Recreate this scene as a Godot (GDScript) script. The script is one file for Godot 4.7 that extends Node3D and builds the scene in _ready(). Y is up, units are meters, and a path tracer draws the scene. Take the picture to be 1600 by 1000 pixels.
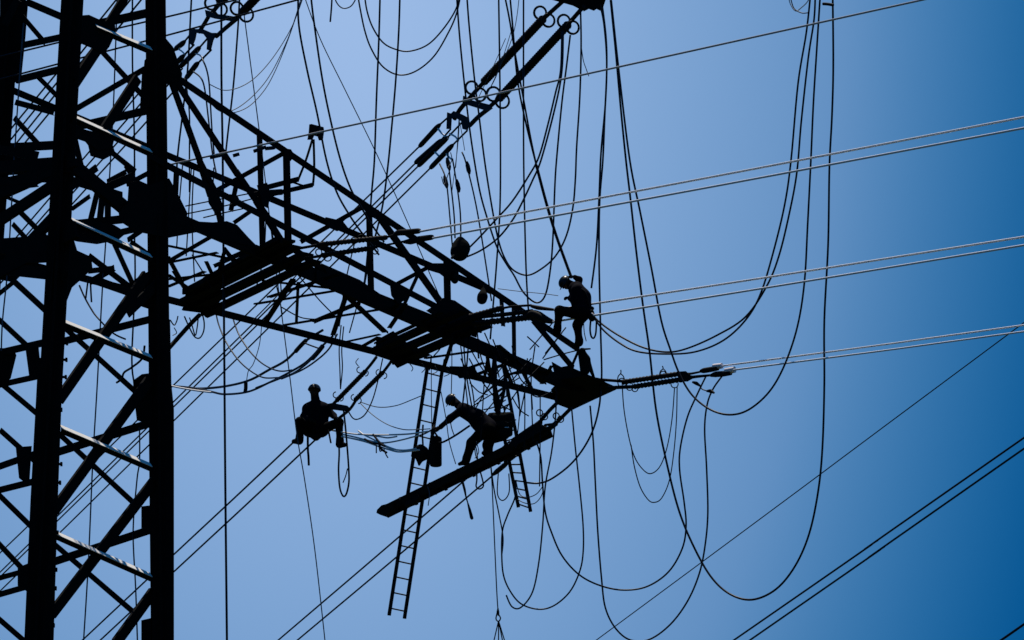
extends Node3D
# Linemen at work on the crossarm of a steel transmission tower, seen from the ground against a bright sky.

const TILT := 18.0          # the camera looks up by this many degrees
const FOCAL := 7020.0       # focal length in pixels of a 1600 x 1000 picture
const REACH := 90.0         # metres from the lens to the root of the near bottom chord
var eye := Vector3(0, 1.6, 0)
var fwd := Vector3.ZERO
var upv := Vector3.ZERO
var planes := {}            # the real planes that the steelwork and the ropes lie in
var M := {}
var used := {}
var lift := 0

# ---------------------------------------------------------------- sight lines and planes
func ray(x: float, y: float) -> Vector3:
	return (fwd * FOCAL + Vector3.RIGHT * (x - 800.0) + upv * (500.0 - y)) / FOCAL

func P(x: float, y: float, plane = "A", off := 0.0) -> Vector3:
	var pl: Plane = planes[plane] if plane is String else plane
	var d := ray(x, y)
	var t: float = (pl.d + off - pl.normal.dot(eye)) / pl.normal.dot(d)
	return eye + d * t

func upright(a: Vector3, b: Vector3) -> Plane:
	var n := (b - a).cross(Vector3.UP).normalized()
	if n.dot(eye - a) < 0.0: n = -n
	return Plane(n, n.dot(a))

func along(a: Vector3, dir: Vector3) -> Plane: return upright(a, a + dir)

func px_size(p: Vector3) -> float: return (p - eye).dot(fwd) / FOCAL

# ---------------------------------------------------------------- naming
func numbered(called: String, parent: Node) -> String:
	var key := str(parent.get_instance_id()) + called
	var n: int = used.get(key, 0)
	used[key] = n + 1
	return called if n == 0 else "%s_%03d" % [called, n]

func put(called: String, mesh: Mesh, mat: Material, parent: Node = self) -> MeshInstance3D:
	var o := MeshInstance3D.new()
	o.name = numbered(called, parent)
	o.mesh = mesh
	o.material_override = mat
	parent.add_child(o, true)
	return o

func tag(o: Node, label: String, category: String, group := "") -> Node:
	o.set_meta("label", label)
	o.set_meta("category", category)
	if group != "": o.set_meta("group", group)
	return o

func thing(called: String, label: String, category: String, at: Vector3, group := "") -> Node3D:
	var o := Node3D.new()
	o.name = numbered(called, self)
	add_child(o, true)
	o.position = at
	tag(o, label, category, group)
	return o

# ---------------------------------------------------------------- shapes (all in world points; "o" is the origin of the node that will carry them)
func quad(st: SurfaceTool, a: Vector3, b: Vector3, c: Vector3, d: Vector3) -> void:
	for v in [a, c, b, a, d, c]: st.add_vertex(v)

func prism(st: SurfaceTool, poly: PackedVector2Array, at: Vector3, e1: Vector3, e2: Vector3, length: float) -> void:
	var d := e1.cross(e2).normalized() * length
	var area := 0.0
	for i in poly.size(): area += poly[i].cross(poly[(i + 1) % poly.size()])
	var pp := poly.duplicate()
	if area < 0.0: pp.reverse()
	var q: Array[Vector3] = []
	for p in pp: q.append(at + e1 * p.x + e2 * p.y)
	for i in q.size():
		var j := (i + 1) % q.size()
		quad(st, q[i], q[j], q[j] + d, q[i] + d)
	var t := Geometry2D.triangulate_polygon(pp)
	for i in range(0, t.size(), 3):
		var a := t[i]
		var b := t[i + 1]
		var c := t[i + 2]
		if (pp[b] - pp[a]).cross(pp[c] - pp[a]) < 0.0:
			var s := b
			b = c
			c = s
		for v in [q[a] + d, q[c] + d, q[b] + d, q[a], q[b], q[c]]: st.add_vertex(v)

func begin() -> SurfaceTool:
	var st := SurfaceTool.new()
	st.begin(Mesh.PRIMITIVE_TRIANGLES)
	st.set_smooth_group(-1)
	return st

func done(st: SurfaceTool) -> ArrayMesh:
	st.generate_normals()
	return st.commit()

func box_between(st: SurfaceTool, a: Vector3, b: Vector3, n: Vector3, w: float, h: float) -> void:
	var d := (b - a).normalized()
	var e2 := (n - d * n.dot(d)).normalized()
	var e1 := e2.cross(d)
	prism(st, PackedVector2Array([Vector2(-w / 2, -h / 2), Vector2(w / 2, -h / 2), Vector2(w / 2, h / 2), Vector2(-w / 2, h / 2)]), a, e1, e2, (b - a).length())

# a rolled angle section: one flange in the face of the truss, one standing off it
func angle_iron(a: Vector3, b: Vector3, n: Vector3, w: float, o: Vector3) -> ArrayMesh:
	lift = (lift + 1) % 9
	var d := (b - a).normalized()
	var e2 := (n - d * n.dot(d)).normalized()
	var e1 := e2.cross(d)
	var t: float = max(0.012, w * 0.14)
	var h := w * 0.5
	var st := begin()
	var at := a - o + e2 * (0.004 * lift - 0.016)
	prism(st, PackedVector2Array([Vector2(-h, 0), Vector2(-h, t), Vector2(h, t), Vector2(h, 0), Vector2(-h + t, 0), Vector2(-h + t, -w * 0.34 + t), Vector2(-h, -w * 0.34 + t)]), at, e1, e2, (b - a).length())
	return done(st)

func flat_plate(pts: Array, n: Vector3, thick: float, o: Vector3) -> ArrayMesh:
	lift = (lift + 1) % 9
	var c: Vector3 = pts[0]
	var e1: Vector3 = ((pts[1] as Vector3) - c)
	e1 = (e1 - n * e1.dot(n)).normalized()
	var e2 := n.cross(e1)
	var poly := PackedVector2Array()
	for p: Vector3 in pts: poly.append(Vector2((p - c).dot(e1), (p - c).dot(e2)))
	var st := begin()
	prism(st, poly, c - o + n * (0.018 + 0.003 * lift), e1, e2, thick)
	return done(st)

func array_mesh(v: PackedVector3Array, n: PackedVector3Array, ix: PackedInt32Array, col := PackedColorArray()) -> ArrayMesh:
	var a := []
	a.resize(Mesh.ARRAY_MAX)
	a[Mesh.ARRAY_VERTEX] = v
	a[Mesh.ARRAY_NORMAL] = n
	a[Mesh.ARRAY_INDEX] = ix
	if col.size() > 0: a[Mesh.ARRAY_COLOR] = col
	var m := ArrayMesh.new()
	m.add_surface_from_arrays(Mesh.PRIMITIVE_TRIANGLES, a)
	return m

func smooth_path(p: Array, steps: int) -> Array:
	if p.size() < 3: return p
	var out := []
	for i in p.size() - 1:
		var a: Vector3 = p[max(i - 1, 0)]
		var b: Vector3 = p[i]
		var c: Vector3 = p[i + 1]
		var d: Vector3 = p[min(i + 2, p.size() - 1)]
		for k in steps: out.append(b.cubic_interpolate(c, a, d, float(k) / steps))
	out.append(p[p.size() - 1])
	return out

# a round tube along points; radii may vary; closed at both ends
func tube(path: Array, radii, o: Vector3, sides := 7) -> ArrayMesh:
	var v := PackedVector3Array()
	var nn := PackedVector3Array()
	var ix := PackedInt32Array()
	var e := Vector3.ZERO
	var count := path.size()
	for i in count:
		var t: Vector3 = ((path[min(i + 1, count - 1)] as Vector3) - (path[max(i - 1, 0)] as Vector3)).normalized()
		if e == Vector3.ZERO: e = t.cross(Vector3.UP if abs(t.y) < 0.9 else Vector3.RIGHT)
		e = (e - t * e.dot(t)).normalized()
		var f := t.cross(e)
		var r: float = radii[i] if radii is Array else radii
		for s in sides:
			var w := TAU * s / sides
			var dir := e * cos(w) + f * sin(w)
			v.append((path[i] as Vector3) - o + dir * r)
			nn.append(dir)
	for i in count - 1:
		for s in sides:
			var a := i * sides + s
			var b := i * sides + (s + 1) % sides
			ix.append_array([a, a + sides, b, b, a + sides, b + sides])
	for end in 2:
		var base := 0 if end == 0 else (count - 1) * sides
		var c := v.size()
		var i0 := 0 if end == 0 else count - 1
		var i1 := 1 if end == 0 else count - 2
		var t: Vector3 = ((path[i0] as Vector3) - (path[i1] as Vector3)).normalized()
		v.append((path[i0] as Vector3) - o)
		nn.append(t)
		for s in sides:
			var p := v[base + s]
			v.append(p)
			nn.append(t)
		for s in sides:
			var a := c + 1 + s
			var b := c + 1 + (s + 1) % sides
			ix.append_array([c, a, b] if end == 0 else [c, b, a])
	return array_mesh(v, nn, ix)

func ring_path(c: Vector3, e: Vector3, f: Vector3, r: float, from := 0.0, to := TAU, steps := 18) -> Array:
	var out := []
	for i in steps + 1:
		var w := from + (to - from) * i / steps
		out.append(c + e * cos(w) * r + f * sin(w) * r)
	return out

# a body of tapered capsules grown together (smooth union) and meshed as surface nets
func grow(bones: Array, cell: float, k: float, o: Vector3) -> Array:
	var lo := Vector3(1e9, 1e9, 1e9)
	var hi := -lo
	for b in bones:
		var r: float = max(b[2], b[3]) + cell * 3.0
		for e in 2:
			lo = lo.min(b[e] - Vector3.ONE * r)
			hi = hi.max(b[e] + Vector3.ONE * r)
	var nx := int((hi.x - lo.x) / cell) + 2
	var ny := int((hi.y - lo.y) / cell) + 2
	var nz := int((hi.z - lo.z) / cell) + 2
	var f := PackedFloat32Array()
	f.resize(nx * ny * nz)
	var margin := 3.2 / k + cell * 1.8
	for b in bones:
		var a: Vector3 = b[0]
		var ab: Vector3 = b[1] - a
		var ra: float = b[2]
		var rb: float = b[3]
		var ll: float = max(ab.length_squared(), 1e-9)
		var r: float = max(ra, rb) + margin
		var i0 := Vector3i((a.min(b[1]) - Vector3.ONE * r - lo) / cell).max(Vector3i.ZERO)
		var i1 := Vector3i((a.max(b[1]) + Vector3.ONE * r - lo) / cell).min(Vector3i(nx - 1, ny - 1, nz - 1))
		for z in range(i0.z, i1.z + 1):
			for y in range(i0.y, i1.y + 1):
				var base := (z * ny + y) * nx
				for x in range(i0.x, i1.x + 1):
					var p := lo + Vector3(x, y, z) * cell - a
					var h: float = clampf(p.dot(ab) / ll, 0.0, 1.0)
					var d: float = (p - ab * h).length() - lerpf(ra, rb, h)
					if d < margin: f[base + x] += exp(-k * d)
	# inside where the sum passes 1
	var verts := PackedVector3Array()
	var norms := PackedVector3Array()
	var ix := PackedInt32Array()
	var ids := {}
	var sx := 1
	var sy := nx
	var sz := nx * ny
	var corner := [0, sx, sy, sx + sy, sz, sx + sz, sy + sz, sx + sy + sz]
	for z in nz - 1:
		for y in ny - 1:
			var base := (z * ny + y) * nx
			for x in nx - 1:
				var i := base + x
				var m := 0
				for c in 8:
					if f[i + corner[c]] > 1.0: m += 1
				if m == 0 or m == 8: continue
				var sum := Vector3.ZERO
				var n := 0
				for ax in 3:
					var bit := 1 << ax
					for c in 8:
						if c & bit: continue
						var va := f[i + corner[c]]
						var vb := f[i + corner[c | bit]]
						if (va > 1.0) == (vb > 1.0): continue
						var la: float = log(max(va, 1e-6))
						var lb: float = log(max(vb, 1e-6))
						var t := la / (la - lb)
						var q := Vector3(c & 1, (c >> 1) & 1, (c >> 2) & 1)
						q[ax] = t
						sum += q
						n += 1
				ids[i] = verts.size()
				verts.append(lo - o + (Vector3(x, y, z) + sum / n) * cell)
				var g := Vector3.ZERO
				for c in 8:
					var s := Vector3((c & 1) * 2 - 1, ((c >> 1) & 1) * 2 - 1, ((c >> 2) & 1) * 2 - 1)
					g -= s * log(max(f[i + corner[c]], 1e-4))
				norms.append(g.normalized())
	for i: int in ids:
		for ax in 3:
			var step: int = [sx, sy, sz][ax]
			var u: int = [sy, sz, sx][ax]
			var w: int = [sz, sx, sy][ax]
			if i - u < 0 or i - w < 0: continue
			if (f[i] > 1.0) == (f[i + step] > 1.0): continue
			if not (ids.has(i - u) and ids.has(i - w) and ids.has(i - u - w)): continue
			var a: int = ids[i]
			var b: int = ids[i - u]
			var c: int = ids[i - u - w]
			var d: int = ids[i - w]
			if f[i] > 1.0: ix.append_array([a, c, b, a, d, c])
			else: ix.append_array([a, b, c, a, c, d])
	return [verts, norms, ix]

func body_mesh(groups: Array, o: Vector3) -> ArrayMesh:      # groups of [bones, cell, k]; a bone is [a, b, radius a, radius b, colour]
	var v := PackedVector3Array()
	var n := PackedVector3Array()
	var ix := PackedInt32Array()
	var col := PackedColorArray()
	for g in groups:
		var got := grow(g[0], g[1], g[2], o)
		var base := v.size()
		for p: Vector3 in got[0]:
			var best := 1e9
			var c := Color.BLACK
			for b in g[0]:
				var ab: Vector3 = b[1] - b[0]
				var h: float = clampf((p + o - b[0]).dot(ab) / max(ab.length_squared(), 1e-9), 0.0, 1.0)
				var d: float = (p + o - b[0] - ab * h).length() - lerpf(b[2], b[3], h)
				if d < best:
					best = d
					c = b[4]
			col.append(c)
		v.append_array(got[0])
		n.append_array(got[1])
		for i: int in got[2]: ix.append(i + base)
	return array_mesh(v, n, ix, col)

# ---------------------------------------------------------------- materials
func noise_tex(scale: float, lo: Color, hi: Color, seed_: int) -> NoiseTexture2D:
	var fn := FastNoiseLite.new()
	fn.seed = seed_
	fn.frequency = scale
	fn.fractal_octaves = 4
	var g := Gradient.new()
	g.set_color(0, lo)
	g.set_color(1, hi)
	var t := NoiseTexture2D.new()
	t.width = 256
	t.height = 256
	t.seamless = true
	t.noise = fn
	t.color_ramp = g
	return t

func lin(v: float, tint := Color.WHITE) -> Color: return Color(v * tint.r, v * tint.g, v * tint.b).linear_to_srgb()

func make_mat(called: String, lo: Color, hi: Color, rough: float, metal := 0.0, tri := 0.6, seed_ := 1) -> StandardMaterial3D:
	var m := StandardMaterial3D.new()
	m.albedo_texture = noise_tex(0.03, lo, hi, seed_)
	m.uv1_triplanar = true
	m.uv1_world_triplanar = true
	m.uv1_scale = Vector3.ONE * tri
	m.roughness = rough
	m.metallic = metal
	m.metallic_specular = 0.12
	m.resource_name = called
	M[called] = m
	return m

func plain(called: String, c: Color, rough: float, metal := 0.0) -> StandardMaterial3D:
	var m := StandardMaterial3D.new()
	m.albedo_color = c
	m.roughness = rough
	m.metallic = metal
	m.resource_name = called
	M[called] = m
	return m

func materials() -> void:
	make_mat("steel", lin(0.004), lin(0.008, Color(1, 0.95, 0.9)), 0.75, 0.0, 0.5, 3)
	make_mat("sunlit_steel", lin(0.74, Color(1, 0.97, 0.9)), lin(0.9, Color(1, 0.98, 0.92)), 0.45, 0.0, 0.9, 5)  # near-white steel; the sunlight on the brace strips is in this colour
	make_mat("timber", lin(0.012, Color(1, 0.8, 0.6)), lin(0.022, Color(1, 0.8, 0.55)), 0.8, 0.0, 1.4, 8)
	make_mat("canvas", lin(0.007), lin(0.012, Color(0.9, 1, 0.8)), 0.9, 0.0, 2.0, 9)
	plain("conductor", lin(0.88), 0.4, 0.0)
	plain("part_lit_wire", lin(0.5), 0.4, 0.0)  # partial sun glint along the wire is put into this mid grey
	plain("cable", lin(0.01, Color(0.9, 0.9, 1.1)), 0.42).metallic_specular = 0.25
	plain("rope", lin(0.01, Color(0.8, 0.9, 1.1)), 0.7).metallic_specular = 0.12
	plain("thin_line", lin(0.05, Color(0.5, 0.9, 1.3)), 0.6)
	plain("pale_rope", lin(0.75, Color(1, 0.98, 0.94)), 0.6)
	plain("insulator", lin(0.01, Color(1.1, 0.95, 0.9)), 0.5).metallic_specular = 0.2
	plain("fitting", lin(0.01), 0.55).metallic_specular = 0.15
	plain("sunlit_metal", lin(0.86, Color(1, 0.9, 0.87)), 0.35, 0.0)  # sunlit look of metal put into a pale pinkish colour
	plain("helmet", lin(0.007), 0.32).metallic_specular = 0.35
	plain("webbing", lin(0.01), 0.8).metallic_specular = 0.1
	var s := plain("skin_and_cloth", Color.WHITE, 0.85)
	s.vertex_color_use_as_albedo = true
	s.metallic_specular = 0.1
	make_mat("grass", lin(0.02, Color(0.7, 1, 0.5)), lin(0.04, Color(0.8, 1, 0.5)), 0.95, 0.0, 0.05, 12)

# ---------------------------------------------------------------- sky
func sky_image() -> Image:
	# pale airlight round the bearing of the sun, thinning to a deep clear blue on every other bearing
	var w := 1536
	var h := 768
	var img := Image.create(w, h, false, Image.FORMAT_RGBF)
	var bright := Vector3(156, 187, 230)
	var mid := Vector3(98, 143, 193)
	var deep := Vector3(4, 84, 145)
	for j in h:
		var el := 90.0 - (j + 0.5) / h * 180.0
		for i in w:
			var az := wrapf((i + 0.5) / w * 360.0, -180.0, 180.0)
			var dx: float = (az + 2.3) * cos(deg_to_rad(el))
			var dy: float = el - 22.5
			if dy > 0.0: dy *= 0.16                 # the pale air reaches up towards the sun
			if dx < 0.0: dx *= 0.75
			var r: float = sqrt(dx * dx + dy * dy * 0.26)
			var c := bright
			if r < 6.4: c = bright.lerp(mid, pow(r / 6.4, 1.5))
			else: c = mid.lerp(deep, 1.0 - pow(1.0 - clampf((r - 6.4) / 3.5, 0.0, 1.0), 1.05))
			img.set_pixel(i, j, Color(c.x / 255.0, c.y / 255.0, c.z / 255.0).srgb_to_linear())
	return img

# ---------------------------------------------------------------- the tower
var tower: Node3D
func member(called: String, a: Vector3, b: Vector3, wpx: float, plane: String) -> MeshInstance3D:
	var n: Vector3 = (planes[plane] as Plane).normal
	# a flange seen at a slant shows less of its width
	var d := (b - a).normalized()
	var v := ((a + b) * 0.5 - eye).normalized()
	var e2 := (n - d * n.dot(d)).normalized()
	var slant: float = clampf(abs(e2.dot(v)) / max(d.cross(v).length(), 0.2), 0.62, 1.0)
	var w := wpx * px_size((a + b) * 0.5) * 0.92 / slant
	if called.begins_with("crossarm") and called != "crossarm_chord": w *= 0.88
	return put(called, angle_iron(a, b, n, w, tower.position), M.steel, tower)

func bar(called: String, pl: String, w: float, x0: float, y0: float, x1: float, y1: float) -> MeshInstance3D:
	return member(called, P(x0, y0, pl), P(x1, y1, pl), w, pl)

func bars(called: String, pl: String, list: Array) -> void:
	for q in list: bar(called, pl, q[0], q[1], q[2], q[3], q[4])

func plate(called: String, pl: String, xy: Array, thick := 0.02) -> MeshInstance3D:
	var pts := []
	for i in range(0, xy.size(), 2): pts.append(P(xy[i], xy[i + 1], pl))
	return put(called, flat_plate(pts, (planes[pl] as Plane).normal, thick, tower.position), M.steel, tower)

func bolt(parent: Node, p: Vector3, n: Vector3, r: float, h: float) -> void:
	var st := begin()
	var e1 := n.cross(Vector3.UP if abs(n.y) < 0.9 else Vector3.RIGHT).normalized()
	var poly := PackedVector2Array()
	for i in 6: poly.append(Vector2(cos(TAU * i / 6), sin(TAU * i / 6)) * r)
	prism(st, poly, p - tower.position, e1, n.cross(e1), h)
	put("bolt", done(st), M.fitting, parent)

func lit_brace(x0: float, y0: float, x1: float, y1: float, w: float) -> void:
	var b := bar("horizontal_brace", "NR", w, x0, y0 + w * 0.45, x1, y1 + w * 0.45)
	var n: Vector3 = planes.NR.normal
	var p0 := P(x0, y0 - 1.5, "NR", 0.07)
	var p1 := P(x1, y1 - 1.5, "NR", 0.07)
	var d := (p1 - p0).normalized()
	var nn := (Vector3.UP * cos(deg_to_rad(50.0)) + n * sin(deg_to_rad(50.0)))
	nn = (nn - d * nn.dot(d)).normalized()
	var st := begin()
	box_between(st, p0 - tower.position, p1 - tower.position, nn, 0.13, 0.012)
	put("sunlit_strip", done(st), M.sunlit_steel, b)  # added pale strip, its colour paints the sunlit edge of the dark brace

func leg(pl: String, w: float, x0: float, y0: float, x1: float, y1: float) -> MeshInstance3D:
	var a := P(x0, y0, pl)
	var b := P(x1, y1, pl)
	var d := (a - b) / (a.y - b.y)
	var foot := b - d * b.y
	var head := a + d * 9.0
	var n: Vector3 = planes[pl].normal
	var wm := w * px_size((a + b) * 0.5)
	var st := begin()
	# four angles back to back make a cross-shaped leg
	var o := tower.position
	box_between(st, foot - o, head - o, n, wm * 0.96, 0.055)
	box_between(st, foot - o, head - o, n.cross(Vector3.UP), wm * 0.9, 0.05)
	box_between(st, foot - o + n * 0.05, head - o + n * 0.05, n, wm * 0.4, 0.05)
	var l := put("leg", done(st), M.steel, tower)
	return l

func build_tower() -> void:
	tower = thing("transmission_tower", "tall dark steel lattice transmission tower with a long crossarm", "tower", Vector3(P(140, 380, "NR").x, 0, P(140, 380, "NR").z))
	var near_leg := leg("zN", 37, 113, 0, 57, 1000)
	leg("zR", 34, 243, 0, 253, 1000)
	leg("zF", 33, 17, 0, -55, 1000)
	leg("zL", 37, -112, 0, -170, 1000)
	plate("splice_plate", "zR", [232, 500, 266, 500, 268, 600, 272, 640, 272, 1005, 236, 1005, 233, 700])
	plate("splice_plate", "zN", [60, 560, 99, 560, 90, 800, 84, 1005, 38, 1005, 48, 780])
	# step bolts up the near leg
	for s in [[96, 484], [101, 536], [100, 562], [99, 589], [92, 640], [92, 725], [90, 754], [86, 832], [84, 890], [83, 919], [80, 977], [108, 190], [112, 126]]:
		var p := P(s[0] - 6, s[1], "zN")
		var st := begin()
		box_between(st, p - tower.position, p + Vector3(0.13, 0, -0.01) - tower.position, Vector3.UP, 0.045, 0.04)
		box_between(st, p + Vector3(0.1, 0, -0.01) - tower.position, p + Vector3(0.14, 0, -0.01) - tower.position, Vector3.UP, 0.075, 0.07)
		put("step_bolt", done(st), M.steel, near_leg)
	# horizontals with a painted sunlit edge, in the face between the near and the right leg
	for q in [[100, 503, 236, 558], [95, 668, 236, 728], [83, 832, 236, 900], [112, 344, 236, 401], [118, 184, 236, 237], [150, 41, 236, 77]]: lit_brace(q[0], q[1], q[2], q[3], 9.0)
	bars("horizontal_brace", "FR", [[11, 90, 535, 236, 498], [12, 80, 709, 236, 660], [12, 70, 882, 236, 827], [12, 92, 204, 236, 171], [13, 140, 40, 236, 19], [13, 100, 352, 236, 338],
		[11, -20, 556, 75, 534], [9, -20, 606, 70, 586], [10, -20, 736, 60, 708], [10, -20, 770, 60, 750], [8, -20, 908, 45, 890], [9, -20, 934, 50, 914],
		[10, 28, 72, 95, 58], [11, 26, 125, 95, 108], [9, 10, 268, 95, 262]])
	# the heavy diagonals falling to the left and the lighter ones falling to the right
	bars("diagonal_brace", "NR", [[16, 228, 430, 92, 625], [16, 232, 595, 84, 798], [16, 240, 752, 80, 960], [16, 240, 925, 182, 1005], [15, 216, 122, 160, 208], [16, 157, 70, 116, 132], [13, 196, -5, 165, 45], [15, 250, 440, 198, 490]])
	bars("diagonal_brace", "FR", [[9, 97, 508, 212, 612], [9, 92, 677, 214, 790], [9, 83, 848, 210, 957], [9, 0, 500, 60, 556], [9, 0, 598, 62, 650], [9, 0, 672, 56, 722], [9, -5, 770, 50, 824], [9, -5, 846, 40, 894], [9, -5, 964, 40, 1003],
		[9, 152, 72, 222, 148], [8, 116, 172, 226, 108], [8, 36, 26, 72, 68], [8, 58, 118, 92, 152], [9, 22, 184, 62, 228], [10, 20, 438, 72, 486], [7, 22, 440, -5, 462], [8, 20, 350, 46, 378], [6, 10, 308, 34, 318],
		[9, 160, 226, 212, 268], [7, 168, 284, 198, 268], [8, 128, 208, 152, 238], [9, 116, 208, 130, 268], [7, 140, 345, 152, 296], [6, 112, 326, 140, 306], [8, 155, 345, 160, 300], [8, 168, 345, 168, 296], [6, 170, 322, 184, 312]])
	bars("diagonal_brace", "LN", [[12, 42, 3, 98, 27], [10, 25, 160, 85, 176], [16, -2, 346, 92, 284], [13, 30, 0, 10, 40], [14, 18, 230, 92, 226], [20, -10, 262, 100, 254], [26, -10, 386, 100, 378], [20, -10, 418, 100, 430], [15, -10, 232, 60, 244], [10, 50, 280, 95, 281], [12, 10, 292, 60, 286], [18, 10, 405, 95, 400], [14, -10, 285, 60, 280], [14, 24, 400, 90, 330], [9, 30, 330, 95, 395]])
	# chords of the arm on the other side, seen past the near leg
	for q in [[[22, -40, 318, 118, 248]], [[24, -60, 455, 120, 358]], [[14, -60, 300, 110, 262]]]: bars("opposite_arm_chord", "LN", q)
	# gusset plates at the joints
	plate("gusset_plate", "NR", [110, 26, 136, 24, 158, 34, 176, 33, 178, 52, 168, 74, 160, 84, 146, 78, 118, 66])
	plate("gusset_plate", "zR", [260, 62, 271, 75, 285, 116, 284, 124, 268, 132, 222, 138, 226, 96, 238, 82])
	plate("gusset_plate", "zR", [222, 116, 240, 112, 240, 168, 219, 170])
	plate("gusset_plate", "NR", [100, 196, 140, 206, 160, 200, 176, 214, 172, 232, 150, 236, 130, 222, 112, 216])
	plate("gusset_plate", "A", [200, 286, 214, 282, 232, 290, 262, 279, 276, 304, 291, 334, 288, 346, 312, 362, 262, 372, 210, 362, 186, 346, 184, 332, 198, 316])
	plate("gusset_plate", "NR", [104, 342, 140, 346, 176, 352, 196, 364, 182, 376, 150, 382, 120, 378, 104, 374])
	plate("gusset_plate", "NR", [86, 360, 112, 372, 118, 392, 140, 402, 142, 420, 128, 434, 110, 450, 100, 476, 76, 470, 80, 420])
	plate("gusset_plate", "zR", [200, 446, 216, 434, 238, 422, 240, 486, 222, 480, 206, 468])
	plate("gusset_plate", "zF", [-12, 544, 22, 546, 26, 556, 17, 592, 6, 602, -12, 604])
	plate("gusset_plate", "zN", [40, 545, 60, 536, 66, 596, 46, 590])
	plate("gusset_plate", "zN", [25, 700, 50, 698, 46, 760, 30, 748])
	plate("gusset_plate", "zN", [28, 888, 48, 880, 44, 926, 28, 916])
	plate("gusset_plate", "zR", [208, 596, 222, 586, 238, 584, 238, 664, 214, 658, 210, 624])
	plate("gusset_plate", "zR", [221, 792, 238, 790, 238, 838, 221, 828])
	plate("gusset_plate", "zR", [221, 970, 238, 966, 238, 1008, 221, 1008])
	plate("gusset_plate", "zF", [-10, 220, 30, 226, 54, 236, 56, 252, 78, 256, 78, 268, 52, 272, -10, 276])
	plate("gusset_plate", "zF", [-10, 374, 30, 372, 66, 376, 70, 408, 40, 406, 36, 428, 22, 442, -10, 436])
	plate("gusset_plate", "zF", [0, -5, 38, -5, 44, 8, 40, 60, 34, 118, 24, 130, 0, 140])
	bars("diagonal_brace", "NR", [[20, 104, 250, 196, 326], [12, 112, 282, 190, 306], [12, 100, 300, 150, 262], [14, 150, 300, 206, 276]])
	plate("gusset_plate", "NR", [135, 438, 160, 436, 204, 452, 206, 460, 196, 462, 150, 446])
	plate("gusset_plate", "NR", [150, 210, 172, 222, 178, 240, 160, 250, 140, 244, 136, 226])
	bars("diagonal_brace", "FR", [[8, 196, 258, 222, 300], [7, 198, 288, 236, 268], [10, 150, 372, 236, 352], [7, 200, 375, 236, 350], [8, 205, 378, 236, 400], [10, 140, 400, 208, 452], [9, 176, 420, 140, 424], [9, 140, 440, 178, 418], [8, 178, 380, 210, 450]])
	# ------- crossarm
	var tipA := P(905, 546, "A")
	var chord := "crossarm_chord"
	member(chord, P(262, 111, "A"), tipA, 8.5, "A")
	member(chord, P(20, 141, "B"), P(768, 455, "A"), 9.5, "B")
	member(chord, P(232, 243, "A"), P(752, 516, "A"), 9, "A")
	member(chord, P(252, 330, "A"), P(892, 604, "A"), 15, "A")
	member(chord, P(492, 431, "A", 0.03), P(884, 600, "A", 0.03), 19, "A")
	member("crossarm_post", P(906, 546, "A"), P(912, 594, "A"), 8, "A")
	member("crossarm_brace", P(903, 548, "A"), P(884, 592, "A"), 4, "A")
	member(chord, P(400, 386, "A"), P(745, 523, "A"), 8, "A")
	member(chord, P(10, 404, "B"), P(868, 620, "B"), 10.5, "B")
	# posts and bracing of the near face
	bars("crossarm_post", "A", [[8, 406, 206, 411, 392], [10, 448, 236, 451, 392], [9, 577, 330, 580, 455], [10, 698, 405, 700, 500], [6, 783, 466, 786, 510], [6, 802, 478, 803, 562]])
	bars("crossarm_brace", "A", [[9, 267, 128, 312, 252], [9, 274, 124, 372, 272], [9, 370, 268, 428, 352], [10, 400, 312, 440, 376], [10, 440, 376, 516, 428], [10, 588, 332, 697, 484], [9, 311, 250, 336, 300], [8, 334, 300, 346, 356],
		[8, 832, 500, 895, 575], [8, 275, 270, 272, 330], [9, 316, 262, 330, 306]])
	bars("crossarm_brace", "B", [[9, 446, 238, 334, 300], [9, 566, 324, 470, 378], [8, 612, 448, 672, 416], [6, 655, 425, 632, 475], [8, 400, 386, 334, 416], [8, 350, 358, 264, 408], [9, 380, 394, 344, 410], [8, 370, 282, 360, 330], [8, 392, 330, 366, 348], [8, 375, 420, 350, 388]])
	# bracing of the bottom face
	bars("crossarm_lattice", "H", [[6, 398, 475, 532, 453], [9, 458, 436, 414, 504], [9, 542, 458, 520, 524], [9, 538, 460, 602, 520], [6, 444, 509, 622, 480], [7, 560, 474, 488, 504], [5, 534, 537, 594, 524], [6, 562, 543, 592, 526], [7, 634, 474, 608, 512], [6, 622, 474, 610, 488], [6, 664, 560, 762, 546],
		[7, 708, 530, 694, 572], [7, 728, 592, 800, 566], [6, 800, 566, 858, 584], [6, 730, 577, 756, 568], [5, 796, 586, 862, 580], [7, 760, 548, 768, 596], [7, 782, 556, 800, 600], [7, 806, 560, 830, 606], [6, 756, 596, 764, 550], [7, 778, 540, 850, 600], [6, 846, 600, 862, 572], [6, 790, 588, 836, 574], [6, 262, 412, 340, 396], [7, 322, 410, 350, 470],
		[8, 262, 400, 284, 440], [6, 262, 436, 336, 428], [6, 262, 448, 320, 424], [8, 272, 424, 300, 468], [7, 350, 395, 330, 470], [6, 262, 430, 330, 474], [6, 262, 385, 372, 408], [6, 410, 440, 520, 452], [7, 420, 466, 530, 430], [6, 466, 440, 463, 505]])
	plate("gusset_plate", "A", [560, 320, 574, 322, 598, 338, 596, 344, 588, 344, 574, 336])
	plate("gusset_plate", "A", [296, 346, 330, 348, 352, 346, 368, 352, 386, 372, 402, 388, 340, 374, 300, 362])
	plate("gusset_plate", "A", [440, 232, 452, 234, 458, 244, 450, 254, 444, 254])
	plate("gusset_plate", "A", [322, 298, 336, 296, 344, 318, 346, 330, 334, 334, 324, 318])
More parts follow.
